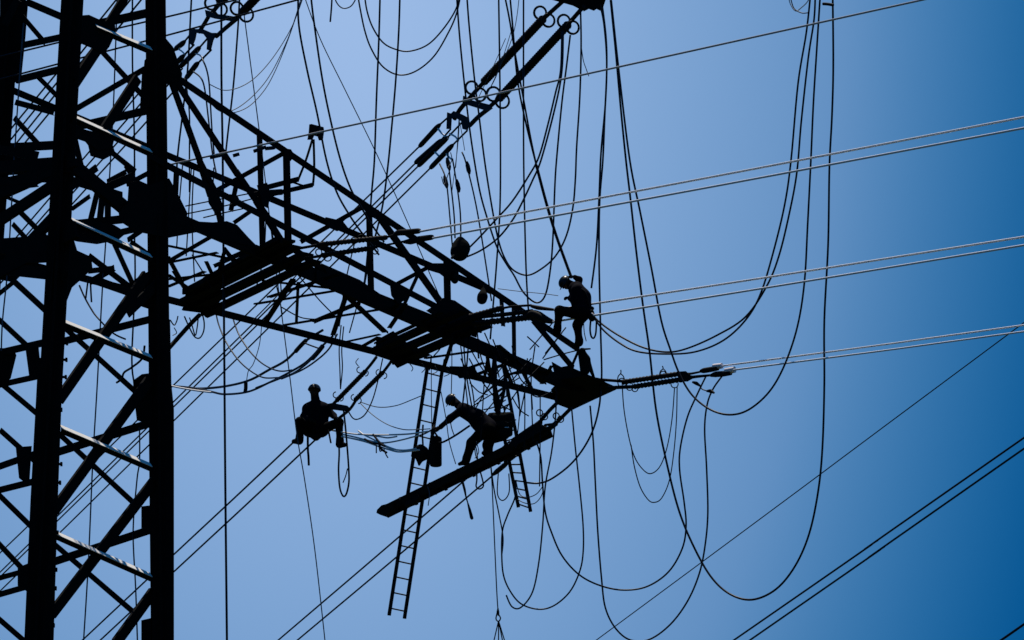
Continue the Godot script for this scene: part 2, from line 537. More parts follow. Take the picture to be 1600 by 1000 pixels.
	plate("gusset_plate", "A", [356, 304, 368, 306, 374, 320, 362, 324])
	plate("gusset_plate", "A", [399, 290, 414, 286, 419, 302, 416, 326, 408, 322])
	plate("gusset_plate", "A", [506, 340, 532, 346, 540, 356, 524, 362, 506, 354])
	plate("gusset_plate", "A", [664, 412, 690, 412, 712, 414, 714, 436, 700, 440, 684, 428, 664, 422])
	plate("gusset_plate", "A", [572, 366, 590, 372, 588, 384, 572, 380])
	plate("gusset_plate", "A", [608, 446, 628, 450, 636, 466, 620, 476, 610, 462])
	plate("gusset_plate", "A", [500, 412, 560, 438, 612, 474, 596, 482, 540, 462, 520, 448])
	plate("gusset_plate", "A", [690, 466, 708, 470, 752, 500, 768, 512, 736, 524, 700, 508, 664, 486, 676, 478])
	plate("gusset_plate", "A", [860, 566, 874, 574, 884, 572, 898, 578, 926, 590, 962, 606, 950, 614, 900, 612, 868, 600])
	plate("arm_tip_plate", "H", [861, 612, 876, 596, 912, 590, 936, 594, 963, 611, 930, 626, 894, 643, 868, 633])
	plate("gusset_plate", "B", [288, 460, 308, 456, 330, 470, 336, 492, 322, 498, 316, 490, 284, 486])
	plate("gusset_plate", "B", [586, 532, 612, 518, 626, 532, 672, 556, 640, 566, 619, 576, 614, 566, 584, 556])
	plate("gusset_plate", "B", [700, 573, 740, 574, 742, 590, 716, 592])
	# the two pairs of deep cross beams that carry the insulator strings
	for q in [[16, 290, 471, 462, 385], [16, 305, 481, 480, 397], [14, 322, 491, 494, 408], [18, 296, 457, 450, 376], [14, 326, 438, 440, 374]]: bar("cross_beam", "H", q[0], q[1], q[2], q[3], q[4])
	for q in [[15, 592, 547, 724, 487], [16, 606, 557, 744, 499], [16, 622, 568, 752, 512], [6, 588, 538, 690, 490]]: bar("cross_beam", "H", q[0], q[1], q[2], q[3], q[4])
	plate("beam_end_plate", "H", [284, 486, 302, 452, 330, 440, 344, 452, 346, 470, 330, 488, 322, 498, 314, 490])
	plate("beam_end_plate", "H", [592, 552, 630, 540, 646, 552, 640, 566, 620, 576, 612, 566])
	# a bracket with two long hooked rods, above the arm
	bars("bracket_arm", "A", [[9, 412, 294, 466, 280], [8, 414, 306, 488, 289], [3, 458, 285, 478, 292], [10, 410, 302, 440, 300]])
	for q in [[465, 283, 478, 250, 488, 218], [489, 290, 491, 262, 490, 218]]:
		var pts := smooth_path([P(q[0], q[1], "A"), P(q[2], q[3], "A"), P(q[4], q[5], "A")], 4)
		put("bracket_rod", tube(pts, 0.026, tower.position), M.steel, tower)
	plate("bracket_head", "A", [481, 195, 500, 200, 501, 206, 499, 220, 496, 220, 494, 214, 486, 212, 483, 219, 478, 219, 480, 208], 0.06)
	for q in [[-1, 330, 246, 348, 242], [1, 366, 243, 372, 241], [1, 398, 236, 414, 230], [1, 416, 232, 428, 231]]:
		var st := begin()
		box_between(st, P(q[1], q[2], "A", 0.06) - tower.position, P(q[3], q[4], "A", 0.06) - tower.position, planes.A.normal, 0.07, 0.07)
		put("wire_clamp", done(st), M.fitting, tower)
	# the next arm up: only the underside of its tip and its chords reach the picture
	var up := P(908, 6, "tipZ")
	var shift := up - P(905, 600, "H")
	plate("upper_arm_tip_plate", "tipZ", [884, -16, 902, -40, 950, -30, 946, 2, 942, 14, 938, 18, 932, 15, 928, 18, 920, 15, 912, 19, 908, 12, 886, -2])
	member("upper_arm_chord", up, P(252, 330, "A") + shift, 21, "A")
	member("upper_arm_chord", up, P(10, 404, "B") + shift, 13, "B")
	member("upper_arm_chord", up + Vector3.UP * 0.5, P(262, 107, "A") + shift, 12, "A")
	member("upper_arm_brace", P(500, 432, "A") + shift, P(330, 490, "B") + shift, 10, "B")
	member("upper_arm_brace", P(720, 520, "A") + shift, P(595, 552, "B") + shift, 10, "B")

# ---------------------------------------------------------------- insulator sets, conductors
func rod_mesh(a: Vector3, b: Vector3, r: float, o: Vector3) -> ArrayMesh:
	# a long-rod insulator: core with close-set sheds
	var path := []
	var rad := []
	var d := b - a
	var n := int(d.length() / 0.045)
	for i in n + 1:
		var t := float(i) / n
		path.append(a + d * t)
		rad.append(r * (1.0 if i % 2 == 0 else 0.8))
		if i < n:
			path.append(a + d * (t + 0.25 / n))
			rad.append(r * (0.86 if i % 2 == 0 else 0.72))
	return tube(path, rad, o, 10)

func hold(called: String, root: Node3D, pl, pts: Array, rpx, mat: String, off := 0.0) -> MeshInstance3D:
	var w := []
	for i in range(0, pts.size(), 2): w.append(P(pts[i], pts[i + 1], pl, off))
	var size := px_size(w[0])
	var path := smooth_path(w, 5)
	var r = rpx * size if not rpx is Array else 0.0
	if rpx is Array:
		r = []
		var src: Array = rpx
		var seg := 5 if w.size() > 2 else 1
		for i in path.size():
			var t := float(i) / seg
			var k := int(t)
			r.append(lerpf(src[min(k, src.size() - 1)], src[min(k + 1, src.size() - 1)], t - k) * size)
	return put(called, tube(path, r, root.position, 8), M[mat], root)

func hoop(root: Node3D, pl, x: float, y: float, rpx: float, thick: float, from := 0.0, to := TAU) -> void:
	var c := P(x, y, pl)
	var s := px_size(c)
	var e := (Vector3.RIGHT * 0.9 + fwd * 0.3).normalized()
	var f := (upv - e * upv.dot(e)).normalized()
	put("corona_ring", tube(ring_path(c, e, f, rpx * s, from, to), thick * s, root.position, 6), M.fitting, root)

func yoke(root: Node3D, pl, pts: Array) -> void:
	var w := []
	for i in range(0, pts.size(), 2): w.append(P(pts[i], pts[i + 1], pl))
	var n: Vector3 = (planes[pl] as Plane).normal
	put("yoke_plate", flat_plate(w, n, 0.03, root.position), M.fitting, root)

func wire(called: String, label: String, cat: String, group: String, pl, off: float, rad: float, mat: String, pts: Array, steps := 7) -> MeshInstance3D:
	var w := []
	for i in range(0, pts.size(), 2): w.append(P(pts[i], pts[i + 1], pl, off))
	return wire_world(called, label, cat, group, rad, mat, w, steps)

func wire_world(called: String, label: String, cat: String, group: String, rad: float, mat: String, w: Array, steps := 7) -> MeshInstance3D:
	var path := smooth_path(w, steps)
	var o: Vector3 = path[path.size() / 2]
	var m := put(called, tube(path, rad, o, 8), M[mat])
	m.position = o
	tag(m, label, cat, group)
	return m

# a conductor between two sighted points of its vertical plane, carried on far past the picture with a little sag
func strung(called: String, label: String, cat: String, group: String, pl, off: float, rad: float, mat: String, q: Array, back: float, ahead: float) -> void:
	var a := P(q[0], q[1], pl, off)
	var b := P(q[2], q[3], pl, off)
	var d := (b - a).normalized()
	var w := []
	if back > 0.0: w.append(a - d * back)
	w.append(a)
	w.append(a.lerp(b, 0.5) - Vector3.UP * 0.012)
	w.append(b)
	if ahead > 0.0:
		for k in [0.2, 0.5, 1.0]: w.append(b + d * ahead * k + Vector3.UP * 0.6 * k * k * ahead * 0.02)
	wire_world(called, label, cat, group, rad, mat, w, 4)

func insulator_sets() -> void:
	var g := "tension insulator sets on the crossarms"
	# --- big set hanging from the upper arm tip
	var s := thing("insulator_set", "large double insulator set with ring pairs slanting down from the top edge", "insulator", P(800, 100, "L3"), g)
	put("insulator_rod", rod_mesh(P(757, 127, "L3"), P(849, 29, "L3"), 0.108, s.position), M.insulator, s)
	put("insulator_rod", rod_mesh(P(781, 153, "L3"), P(888, 38, "L3"), 0.108, s.position), M.insulator, s)
	hold("link", s, "L3", [846, 32, 886, -4], 3.4, "fitting")
	hold("link", s, "L3", [884, 42, 912, 10], 3.4, "fitting")
	hold("link", s, "L3", [760, 124, 730, 157], 3.4, "fitting")
	hold("link", s, "L3", [784, 150, 766, 166], 3.4, "fitting")
	for q in [[844, 20, 10], [857, 32, 10], [881, 33, 10], [895, 43, 10], [737, 137, 10], [750, 148, 10], [771, 147, 11], [785, 158, 11]]: hoop(s, "L3", q[0], q[1], q[2], 1.9)
	yoke(s, "L3", [727, 150, 740, 157, 768, 164, 772, 170, 764, 174, 738, 166, 726, 162])
	hold("link", s, "L3", [728, 160, 718, 172, 710, 186], 3.6, "fitting")
	hold("link", s, "L3", [766, 168, 748, 182, 734, 196], 3.6, "fitting")
	yoke(s, "L3", [702, 176, 708, 178, 712, 174, 722, 178, 734, 184, 736, 192, 733, 204, 726, 202, 724, 190, 714, 184, 708, 186, 707, 202, 701, 202])
	for q in [[704, 180, 688, 194, 656, 228], [704, 202, 690, 218, 650, 254], [727, 186, 700, 214, 655, 258], [730, 204, 708, 226, 673, 262]]:
		hold("clamp_arm", s, "L3", [q[0], q[1], q[2], q[3]], 1.5, "fitting")
		hold("dead_end_clamp", s, "L3", [q[2], q[3], q[2] - 6, q[3] + 6, q[4] + 3, q[5] - 3, q[4], q[5]], [2.0, 4.2, 4.0, 2.4], "fitting")
	for q in [[684, 200, 690, 208, 700, 216], [703, 209, 712, 214, 716, 220], [674, 232, 680, 238, 686, 244], [696, 236, 700, 244, 706, 249]]: hold("jumper_terminal", s, "L3", q, 1.6, "sunlit_metal")
	# --- upper left set in front of the leg
	s = thing("insulator_set", "double insulator set with rings beside the right tower leg near the top edge", "insulator", P(330, 50, "L4"), g)
	put("insulator_rod", rod_mesh(P(346, 2, "L4"), P(392, -46, "L4"), 0.108, s.position), M.insulator, s)
	put("insulator_rod", rod_mesh(P(380, 18, "L4"), P(426, -30, "L4"), 0.108, s.position), M.insulator, s)
	hold("link", s, "L4", [348, 0, 328, 24], 3.4, "fitting")
	hold("link", s, "L4", [382, 16, 368, 31], 3.4, "fitting")
	for q in [[330, 5, 10], [345, 15, 10], [370, 13, 10], [385, 23, 11]]: hoop(s, "L4", q[0], q[1], q[2], 1.9)
	yoke(s, "L4", [324, 16, 332, 18, 340, 22, 368, 26, 374, 30, 366, 34, 340, 30, 326, 26])
	hold("link", s, "L4", [328, 22, 320, 36, 311, 50], 3.4, "fitting")
	hold("link", s, "L4", [368, 31, 350, 46, 338, 57], 3.4, "fitting")
	yoke(s, "L4", [300, 44, 308, 46, 320, 46, 334, 52, 342, 52, 336, 64, 332, 80, 327, 78, 328, 62, 322, 54, 310, 52, 308, 62, 304, 72, 300, 68])
	for q in [[304, 46, 289, 64, 273, 78], [303, 70, 288, 86, 274, 100], [326, 58, 312, 74, 282, 104], [330, 78, 310, 98, 290, 122]]:
		hold("clamp_arm", s, "L4", [q[0], q[1], q[2], q[3]], 1.6, "fitting")
		hold("dead_end_clamp", s, "L4", [q[2], q[3], q[2] - 4, q[3] + 4, q[4] + 3, q[5] - 3, q[4], q[5]], [2.2, 4.4, 4.2, 2.4], "fitting")
	for q in [[283, 72, 280, 77, 284, 80, 290, 86], [310, 79, 305, 83, 312, 86, 318, 92]]: hold("jumper_terminal", s, "L4", q, 1.3, "sunlit_metal")
	# --- right hand set on the first cross beam
	s = thing("insulator_set", "nearly level double insulator set on the cross beam nearest the tower", "insulator", P(560, 380, "V1"), g)
	put("insulator_rod", rod_mesh(P(500, 382, "V1"), P(604, 371, "V1"), 0.06, s.position), M.insulator, s)
	put("insulator_rod", rod_mesh(P(505, 399, "V1"), P(585, 387, "V1"), 0.06, s.position), M.insulator, s)
	hold("link", s, "V1", [468, 388, 502, 382], 2.4, "fitting")
	hold("link", s, "V1", [474, 404, 508, 399], 2.4, "fitting")
	hold("link", s, "V1", [602, 371, 618, 367], 2.0, "fitting")
	hold("link", s, "V1", [583, 387, 632, 377], 1.8, "fitting")
	for q in [[553, 376, 5], [564, 372, 5], [512, 402, 6], [498, 394, 5], [586, 392, 5]]: hoop(s, "V1", q[0], q[1], q[2], 1.0)
	hold("dead_end_clamp", s, "V1", [614, 369, 622, 364, 634, 363, 653, 361, 656, 361], [2.0, 5.0, 5.0, 4.6, 2.6], "fitting")
	hold("dead_end_clamp", s, "V1", [630, 378, 642, 377, 654, 374, 673, 371, 677, 371], [2.0, 5.4, 5.4, 4.6, 2.6], "fitting")
	# --- set that the sitting worker works on
	s = thing("insulator_set", "level double insulator set below the pear-shaped bag, ending at the bowed worker", "insulator", P(790, 492, "V2"), g)
	put("insulator_rod", rod_mesh(P(735, 495, "V2"), P(786, 481, "V2"), 0.075, s.position), M.insulator, s)
	put("insulator_rod", rod_mesh(P(740, 506, "V2"), P(826, 496, "V2"), 0.075, s.position), M.insulator, s)
	hold("link", s, "V2", [784, 482, 800, 479, 830, 477], 2.0, "fitting")
	hold("link", s, "V2", [740, 496, 800, 490, 832, 486], 3.4, "fitting")
	hold("link", s, "V2", [730, 500, 742, 494], 4.0, "fitting")
	for q in [[744, 494, 5], [752, 499, 5], [806, 490, 5], [815, 495, 5]]: hoop(s, "V2", q[0], q[1], q[2], 1.0)
	hold("dead_end_clamp", s, "V2", [822, 495, 832, 491, 842, 494, 852, 499, 864, 503], [4, 7, 7.5, 6, 3], "fitting")
	hold("dead_end_clamp", s, "V2", [830, 478, 842, 481, 866, 484], [2.5, 3.5, 2.0], "fitting")
	# --- set at the arm tip with the two bright sleeves
	s = thing("insulator_set", "double insulator set at the crossarm tip with two bright pinkish end sleeves", "insulator", P(1040, 592, "V"), g)
	put("insulator_rod", rod_mesh(P(974, 597, "V"), P(1062, 584, "V"), 0.068, s.position), M.insulator, s)
	put("insulator_rod", rod_mesh(P(992, 604, "V"), P(1070, 592, "V"), 0.068, s.position), M.insulator, s)
	hold("link", s, "V", [936, 593, 976, 596], 2.4, "fitting")
	hold("link", s, "V", [950, 606, 994, 604], 3.0, "fitting")
	hold("link", s, "V", [1060, 584, 1078, 584, 1098, 580], [3.5, 2.0, 1.6], "fitting")
	hold("link", s, "V", [1068, 592, 1084, 589, 1114, 586], [3.5, 2.6, 1.8], "fitting")
	yoke(s, "V", [1060, 582, 1074, 581, 1080, 587, 1090, 589, 1076, 597, 1064, 597])
	for q in [[972, 598, 7], [984, 604, 6], [992, 607, 5], [1036, 585, 5], [1054, 600, 6], [1064, 592, 5]]: hoop(s, "V", q[0], q[1], q[2], 0.9)
	for q in [[965, 594, 966, 588, 970, 583, 970, 578], [1030, 587, 1032, 580, 1036, 576, 1035, 572], [1036, 576, 1040, 580, 1042, 586], [970, 584, 974, 588, 976, 594]]: hold("arcing_horn", s, "V", q, 0.9, "fitting")
	hold("dead_end_clamp", s, "V", [1094, 580, 1100, 579, 1112, 577, 1122, 575], [2.0, 4.5, 4.5, 4.2], "fitting")
	hold("dead_end_clamp", s, "V", [1110, 587, 1118, 585, 1130, 584, 1142, 582], [2.0, 4.8, 4.8, 4.6], "fitting")
	hold("sleeve", s, "V", [1115, 573, 1128, 571.5], 4.6, "sunlit_metal")  # clamp end, its sunlit look held in the pale colour
	hold("sleeve", s, "V", [1134, 580, 1148, 577.5], 5.2, "sunlit_metal")
	hold("jumper_terminal", s, "V", [1082, 597, 1088, 599, 1094, 603], [1.5, 3, 1.5], "fitting")
	hold("jumper_terminal", s, "V", [1104, 611, 1110, 611, 1116, 614], [1.5, 3.2, 1.5], "fitting")
	hold("jumper_link", s, "V", [1093, 602, 1097, 608, 1106, 611], 1.0, "cable")
	# --- set above the seated worker
	s = thing("insulator_set", "slim double insulator set running down to the worker seated in mid air", "insulator", P(560, 600, "L1"), g)
	put("insulator_rod", rod_mesh(P(570, 581, "L1"), P(527, 625, "L1"), 0.058, s.position), M.insulator, s)
	put("insulator_rod", rod_mesh(P(597, 583, "L1"), P(556, 624, "L1"), 0.058, s.position), M.insulator, s)
	hold("link", s, "L1", [588, 558, 579, 570, 568, 583], 2.4, "fitting")
	hold("link", s, "L1", [613, 562, 606, 572, 596, 585], 2.4, "fitting")
	hold("link", s, "L1", [530, 622, 514, 638, 506, 646], 2.6, "fitting")
	hold("link", s, "L1", [558, 622, 546, 640, 526, 656], 2.4, "fitting")
	yoke(s, "L1", [516, 631, 522, 630, 544, 634, 548, 638, 542, 643, 518, 640, 512, 637])
	for q in [[562, 578, 4.6, 1.6, 5.0], [571, 583, 4.6, -1.6, 1.8], [592, 582, 4.6, 1.6, 5.0], [600, 587, 4.6, -1.6, 1.8], [525, 617, 4.6, 1.6, 5.0], [532, 622, 4.6, -1.6, 1.8], [553, 621, 4.6, 1.6, 5.0], [560, 626, 4.6, -1.6, 1.8]]: hoop(s, "L1", q[0], q[1], q[2], 0.95, q[3], q[4])
	# --- set that carries the work platform
	s = thing("insulator_set", "double insulator set dropping from the arm tip above the work platform", "insulator", P(850, 660, "L2"), g)
	put("insulator_rod", rod_mesh(P(844, 660, "L2"), P(798, 694, "L2"), 0.066, s.position), M.insulator, s)
	put("insulator_rod", rod_mesh(P(868, 662, "L2"), P(790, 722, "L2"), 0.066, s.position), M.insulator, s)
	hold("link", s, "L2", [872, 628, 858, 642, 842, 661], 3.0, "fitting")
	hold("link", s, "L2", [890, 640, 880, 650, 866, 664], 3.0, "fitting")
	for q in [[843, 645, 5], [851, 651, 5], [869, 650, 5], [876, 655, 5]]: hoop(s, "L2", q[0], q[1], q[2], 1.0)
	hold("dead_end_clamp", s, "L2", [796, 720, 788, 727, 776, 737, 770, 742], [2, 4, 4, 2], "fitting")

func conductors() -> void:
	var g := "bright twin conductors running off to the right"
	var k := "power_line"
	var c := "power line"
	var r := 0.023
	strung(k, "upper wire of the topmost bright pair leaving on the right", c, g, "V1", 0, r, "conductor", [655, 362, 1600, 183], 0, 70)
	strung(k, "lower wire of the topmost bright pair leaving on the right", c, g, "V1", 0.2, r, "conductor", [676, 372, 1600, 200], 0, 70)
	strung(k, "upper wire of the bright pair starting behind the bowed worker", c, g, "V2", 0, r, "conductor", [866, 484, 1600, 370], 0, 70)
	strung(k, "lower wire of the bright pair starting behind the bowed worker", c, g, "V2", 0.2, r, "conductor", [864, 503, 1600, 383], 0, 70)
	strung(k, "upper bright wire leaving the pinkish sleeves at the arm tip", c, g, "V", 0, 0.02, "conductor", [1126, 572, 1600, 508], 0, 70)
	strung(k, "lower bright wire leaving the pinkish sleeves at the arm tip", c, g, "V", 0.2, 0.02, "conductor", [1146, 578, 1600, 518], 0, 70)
	strung("ground_wire", "single bright wire crossing the whole picture under the top edge", c, "", "V4", 0, 0.021, "part_lit_wire", [262, 258, 1440, 0], 0, 60)
	g = "dark conductors falling away to the lower left"
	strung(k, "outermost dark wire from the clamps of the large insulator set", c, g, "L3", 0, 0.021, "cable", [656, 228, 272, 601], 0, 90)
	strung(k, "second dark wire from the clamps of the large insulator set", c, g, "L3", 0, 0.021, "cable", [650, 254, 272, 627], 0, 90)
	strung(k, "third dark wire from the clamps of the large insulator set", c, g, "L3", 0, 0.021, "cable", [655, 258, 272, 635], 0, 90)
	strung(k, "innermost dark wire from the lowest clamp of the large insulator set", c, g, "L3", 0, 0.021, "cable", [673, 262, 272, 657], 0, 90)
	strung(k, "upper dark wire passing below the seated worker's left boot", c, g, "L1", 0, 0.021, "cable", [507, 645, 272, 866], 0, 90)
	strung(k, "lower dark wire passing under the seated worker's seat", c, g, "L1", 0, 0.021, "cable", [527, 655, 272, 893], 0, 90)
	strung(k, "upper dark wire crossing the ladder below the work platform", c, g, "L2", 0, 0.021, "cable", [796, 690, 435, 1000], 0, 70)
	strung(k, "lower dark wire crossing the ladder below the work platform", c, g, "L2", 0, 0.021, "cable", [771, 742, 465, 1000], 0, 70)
	var f := "dark wires behind the top left of the tower"
	for i in 4: strung(k, ["first", "second", "third", "fourth"][i] + " from the left of the fine slanting wires in the top left lattice", c, f, "L5", 0, 0.02, "cable", [183 + i * 11 + (6 if i == 3 else 0), -2, 28 + i * 7.5, 188 + i * 7], 10, 60)
	for i in 4: strung(k, ["top", "upper middle", "lower middle", "bottom"][i] + " wire of four leaving the clamps beside the right tower leg", c, f, "L4", 0, 0.021, "cable", [273 + i * 6, 79 + i * 14, 33 + i * 9, 362 + i * 5], 0, 60)
	strung(k, "steep dark wire entering the picture left of the upper insulator rings", c, "", "V5", 0, 0.02, "cable", [168, 48, 400, -8], 4, 30)
	strung(k, "dark wire running behind the ring pair at the top left to the top edge", c, "", "V5", 0, 0.02, "cable", [60, 108, 468, -1], 4, 30)
	g = "dark wires crossing the lower right corner"
	strung(k, "upper of the twin dark wires across the lower right corner", c, g, "L6", 0, 0.021, "cable", [1600, 684, 1147, 1000], 60, 70)
	strung(k, "lower of the twin dark wires across the lower right corner", c, g, "L6", 0, 0.021, "cable", [1600, 701, 1172, 1000], 60, 70)
	strung(k, "short dark wire clipping the bottom right corner of the picture", c, g, "L6", 0, 0.021, "cable", [1600, 975, 1564, 1000], 60, 70)
	strung(k, "single thin blue-grey wire rising to the right edge", c, "", "L7", 0, 0.014, "cable", [1600, 504, 932, 1000], 60, 70)

func hanging() -> void:
	var c := "hanging_cable"
	var k := "cable"
	var g := "loose jumper cables looping down to the right of the arm"
	wire(c, "largest cable loop, reaching lowest on the right beside the open sky", k, g, "V", 0, 0.024, "cable", [954, 0, 958, 40, 962, 80, 970, 170, 978, 250, 985, 310, 995, 400, 1005, 480, 1015, 550, 1025, 640, 1041, 720, 1060, 795, 1082, 850, 1110, 900, 1140, 928, 1175, 937, 1212, 921, 1242, 885, 1264, 835, 1278, 770, 1285, 700, 1288, 600, 1288, 500, 1294, 380, 1296, 260, 1300, 180, 1302, 100, 1301, -14])
	wire(c, "cable loop turning below the bright sleeves of the arm tip", k, g, "V", 0.3, 0.023, "cable", [955, 0, 968, 120, 984, 250, 1000, 330, 1018, 420, 1033, 500, 1047, 545, 1062, 585, 1082, 618, 1110, 640, 1140, 648, 1170, 640, 1202, 612, 1226, 570, 1246, 510, 1257, 440, 1262, 350, 1267, 250, 1271, 160, 1276, 80, 1282, -14])
	wire(c, "upper of two shallow cable curves swinging right from the bowed worker", k, g, "V", -0.3, 0.022, "cable", [922, 488, 940, 506, 970, 526, 1005, 543, 1040, 550, 1072, 545, 1120, 524, 1165, 495, 1198, 447, 1217, 400, 1233, 335, 1245, 270, 1252, 190, 1263, 90, 1272, 30, 1274, -14])
	wire(c, "lower of two shallow cable curves swinging right from the bowed worker", k, g, "V", -0.6, 0.022, "cable", [924, 490, 942, 515, 968, 536, 995, 549, 1035, 553, 1085, 550, 1130, 532, 1165, 500, 1188, 460, 1208, 395, 1226, 320, 1236, 250, 1247, 130, 1260, 50, 1267, -14])
	wire("spacer", "short dark spacer clamped between two cables at the top right", "spacer", "", "V", 0.1, 0.035, "fitting", [1286, 6, 1294, 6.5, 1302, 8])
	wire(c, "pale thin wire loop just inside the top edge at the upper right", "wire", "", "V", 0, 0.013, "pale_rope", [1231, -10, 1235, 6, 1243, 17, 1252, 12, 1262, 2, 1266, -10])
	wire(c, "thin blue wire loop hanging beside the four cables at the upper right", "wire", "", "V", 0.4, 0.013, "thin_line", [1234, -10, 1240, 12, 1252, 20, 1262, 20])
	g = "cables hanging straight down from the upper arm"
	wire(c, "long plumb cable right of the tower leg, from top edge to bottom edge", k, g, "M", 0.4, 0.024, "cable", [346, -20, 346, 120, 348, 250, 350, 500, 352, 750, 355, 1040], 5)
	wire(c, "cable leaning left from the top left rings down to the arm's ground wire", k, g, "M", 0, 0.02, "cable", [375, -20, 372, 40, 365, 130, 357, 200, 352, 245])
	wire(c, "cable closest to the right tower leg, ending at the arm", k, g, "M", 0.6, 0.02, "cable", [300, -20, 297, 40, 293, 110, 285, 180, 277, 250, 276, 300])
	wire(c, "plumb cable seen inside the tower left of its right leg", k, "", "FR", 0, 0.018, "cable", [207, -20, 207, 100, 210, 220, 210, 350, 211, 440, 206, 560, 210, 600], 5)
	wire(c, "thin plumb line through the middle of the tower lattice", "rope", "", "FR", 0, 0.015, "thin_line", [183, 0, 180, 90, 176, 190, 165, 380, 160, 450, 152, 600, 145, 720, 138, 880, 130, 1010], 5)
	wire(c, "plumb line hidden low behind the right tower leg", "rope", "", "FR", 0, 0.015, "thin_line", [218, 668, 218, 720, 214, 750, 208, 830, 212, 920, 215, 1010], 5)
	wire(c, "thin plumb line at the far left edge of the lattice", "rope", "", "LN", 0, 0.015, "thin_line", [37, 36, 30, 130, 24, 220, 18, 320, 12, 420, 4, 500, 2, 548], 5)
	wire("tag_line", "long thin line slanting down past the seated worker to the bottom edge", "rope", "", "M", -1.0, 0.012, "thin_line", [381, 20, 400, 165, 412, 260, 425, 372, 440, 490, 453, 590, 464, 680, 476, 750, 492, 860, 509, 1012])
	wire("tag_line", "thin line slanting right from the top edge down behind the arm", "rope", "", "M", -0.6, 0.011, "thin_line", [474, -10, 500, 60, 540, 142, 592, 248, 638, 350, 664, 410, 690, 470, 716, 520])
	wire(c, "left of two cables slanting from the top edge past the bracket", k, g, "A", 0.5, 0.021, "cable", [466, -14, 467, 40, 480, 110, 495, 175, 510, 250, 526, 300, 546, 336, 564, 362, 582, 385, 592, 398])
	wire(c, "right of two cables slanting from the top edge past the bracket", k, g, "A", 0.6, 0.021, "cable", [485, -14, 490, 30, 503, 120, 517, 190, 532, 250, 548, 295, 565, 325, 580, 350, 600, 378])
	g = "thin slack lines gathered at the top edge left of centre"
	wire("slack_line", "topmost of three thin slack curves above the arm root", "rope", g, "M", 0.8, 0.01, "thin_line", [475, -8, 456, 42, 428, 88, 400, 120, 375, 136, 350, 141, 328, 132])
	wire("slack_line", "middle of three thin slack curves above the arm root", "rope", g, "M", 0.8, 0.01, "thin_line", [472, -8, 452, 55, 425, 112, 400, 145, 372, 168, 350, 174, 330, 158])
	wire("slack_line", "lowest of three thin slack curves above the arm root", "rope", g, "M", 0.8, 0.01, "thin_line", [474, -8, 450, 62, 428, 115, 410, 145, 386, 168, 358, 177, 338, 170, 322, 150])
	wire("jumper_cable", "outer curved jumper dropping from the top left clamps", k, "", "L4", 0.2, 0.02, "cable", [316, 92, 322, 106, 326, 124, 328, 148, 331, 200, 335, 245])
	wire("jumper_cable", "inner curved jumper dropping from the top left clamps", k, "", "L4", 0.2, 0.02, "cable", [302, 112, 314, 122, 320, 140, 325, 180, 332, 240, 340, 280])
	wire("jumper_cable", "short jumper between the tower gusset and the arm root", k, "", "L4", 0.3, 0.02, "cable", [288, 122, 292, 140, 296, 180, 296, 240, 296, 300])
	wire(c, "stub of cable end dangling from the top edge left of centre", k, "", "tipZ", 0, 0.02, "cable", [519, -14, 518, 10, 516, 34])
	g = "small slack loops under the top edge"
	wire(c, "smallest cable loop just under the top edge", k, g, "tipZ", 0, 0.015, "cable", [520, -14, 525, 2, 532, 11, 540, 13, 549, 9, 556, -2, 560, -14])
	wire(c, "upper of two nested slack loops under the top edge", k, g, "tipZ", 0.2, 0.019, "cable", [569, -14, 573, 15, 582, 42, 598, 66, 618, 77, 640, 80, 668, 70, 692, 46, 712, 15, 720, -14])
	wire(c, "lower of two nested slack loops under the top edge", k, g, "tipZ", 0.5, 0.019, "cable", [558, -14, 563, 15, 570, 48, 580, 76, 598, 104, 623, 117, 650, 111, 678, 88, 700, 52, 713, 22, 721, -14])
	g = "cables hanging straight down from the upper arm"
	wire(c, "left plumb cable of the pair through the nested loops", k, g, "M", 0.5, 0.021, "cable", [594, -14, 592, 60, 588, 160, 585, 250, 580, 310, 574, 400, 566, 470])
	wire(c, "right plumb cable of the pair through the nested loops", k, g, "M", 0.8, 0.021, "cable", [625, -14, 623, 50, 618, 130, 611, 210, 606, 260, 598, 320, 585, 375, 574, 420, 565, 470])
	wire(c, "plumb cable right of the large ring pair, down to the arm", k, g, "M", 0.3, 0.02, "cable", [779, -14, 781, 120, 782, 250, 781, 330, 776, 410, 772, 460, 766, 530])
	wire(c, "plumb cable passing between the rings and the two curved jumpers", k, g, "M", 0.2, 0.02, "cable", [818, -14, 818, 200, 819, 300, 822, 420, 826, 490])
	g = "jumper cables round the large insulator set"
	wire(c, "jumper crossing the left ring and looping wide under the arm tip side", k, g, "tipZ", 0.2, 0.021, "cable", [729, -14, 733, 40, 741, 120, 749, 185, 757, 250, 768, 320, 778, 372, 788, 402, 802, 422, 824, 430, 846, 420, 868, 400, 885, 368, 895, 325, 899, 280, 901, 230, 906, 150, 908, 70, 907, 14])
	wire(c, "jumper crossing the left ring and looping deepest above the bowed worker", k, g, "tipZ", 0.5, 0.021, "cable", [713, -14, 718, 55, 726, 135, 733, 195, 741, 250, 750, 300, 761, 340, 776, 385, 791, 412, 803, 430, 818, 457, 838, 473, 852, 461, 860, 420, 864, 370, 867, 290, 870, 245, 878, 160, 885, 105, 891, 55])
	wire(c, "left of two jumpers curving from the upper rings back to the pulley bag", k, g, "tipZ", 0.7, 0.022, "cable", [878, 48, 876, 110, 868, 145, 856, 195, 842, 245, 826, 275, 800, 315, 774, 344, 748, 372, 730, 390])
	wire(c, "right of two jumpers curving from the upper rings back to the pulley bag", k, g, "tipZ", 0.9, 0.022, "cable", [880, 48, 878, 110, 868, 165, 846, 248, 832, 282, 815, 318, 800, 345, 778, 372, 750, 392, 722, 404])
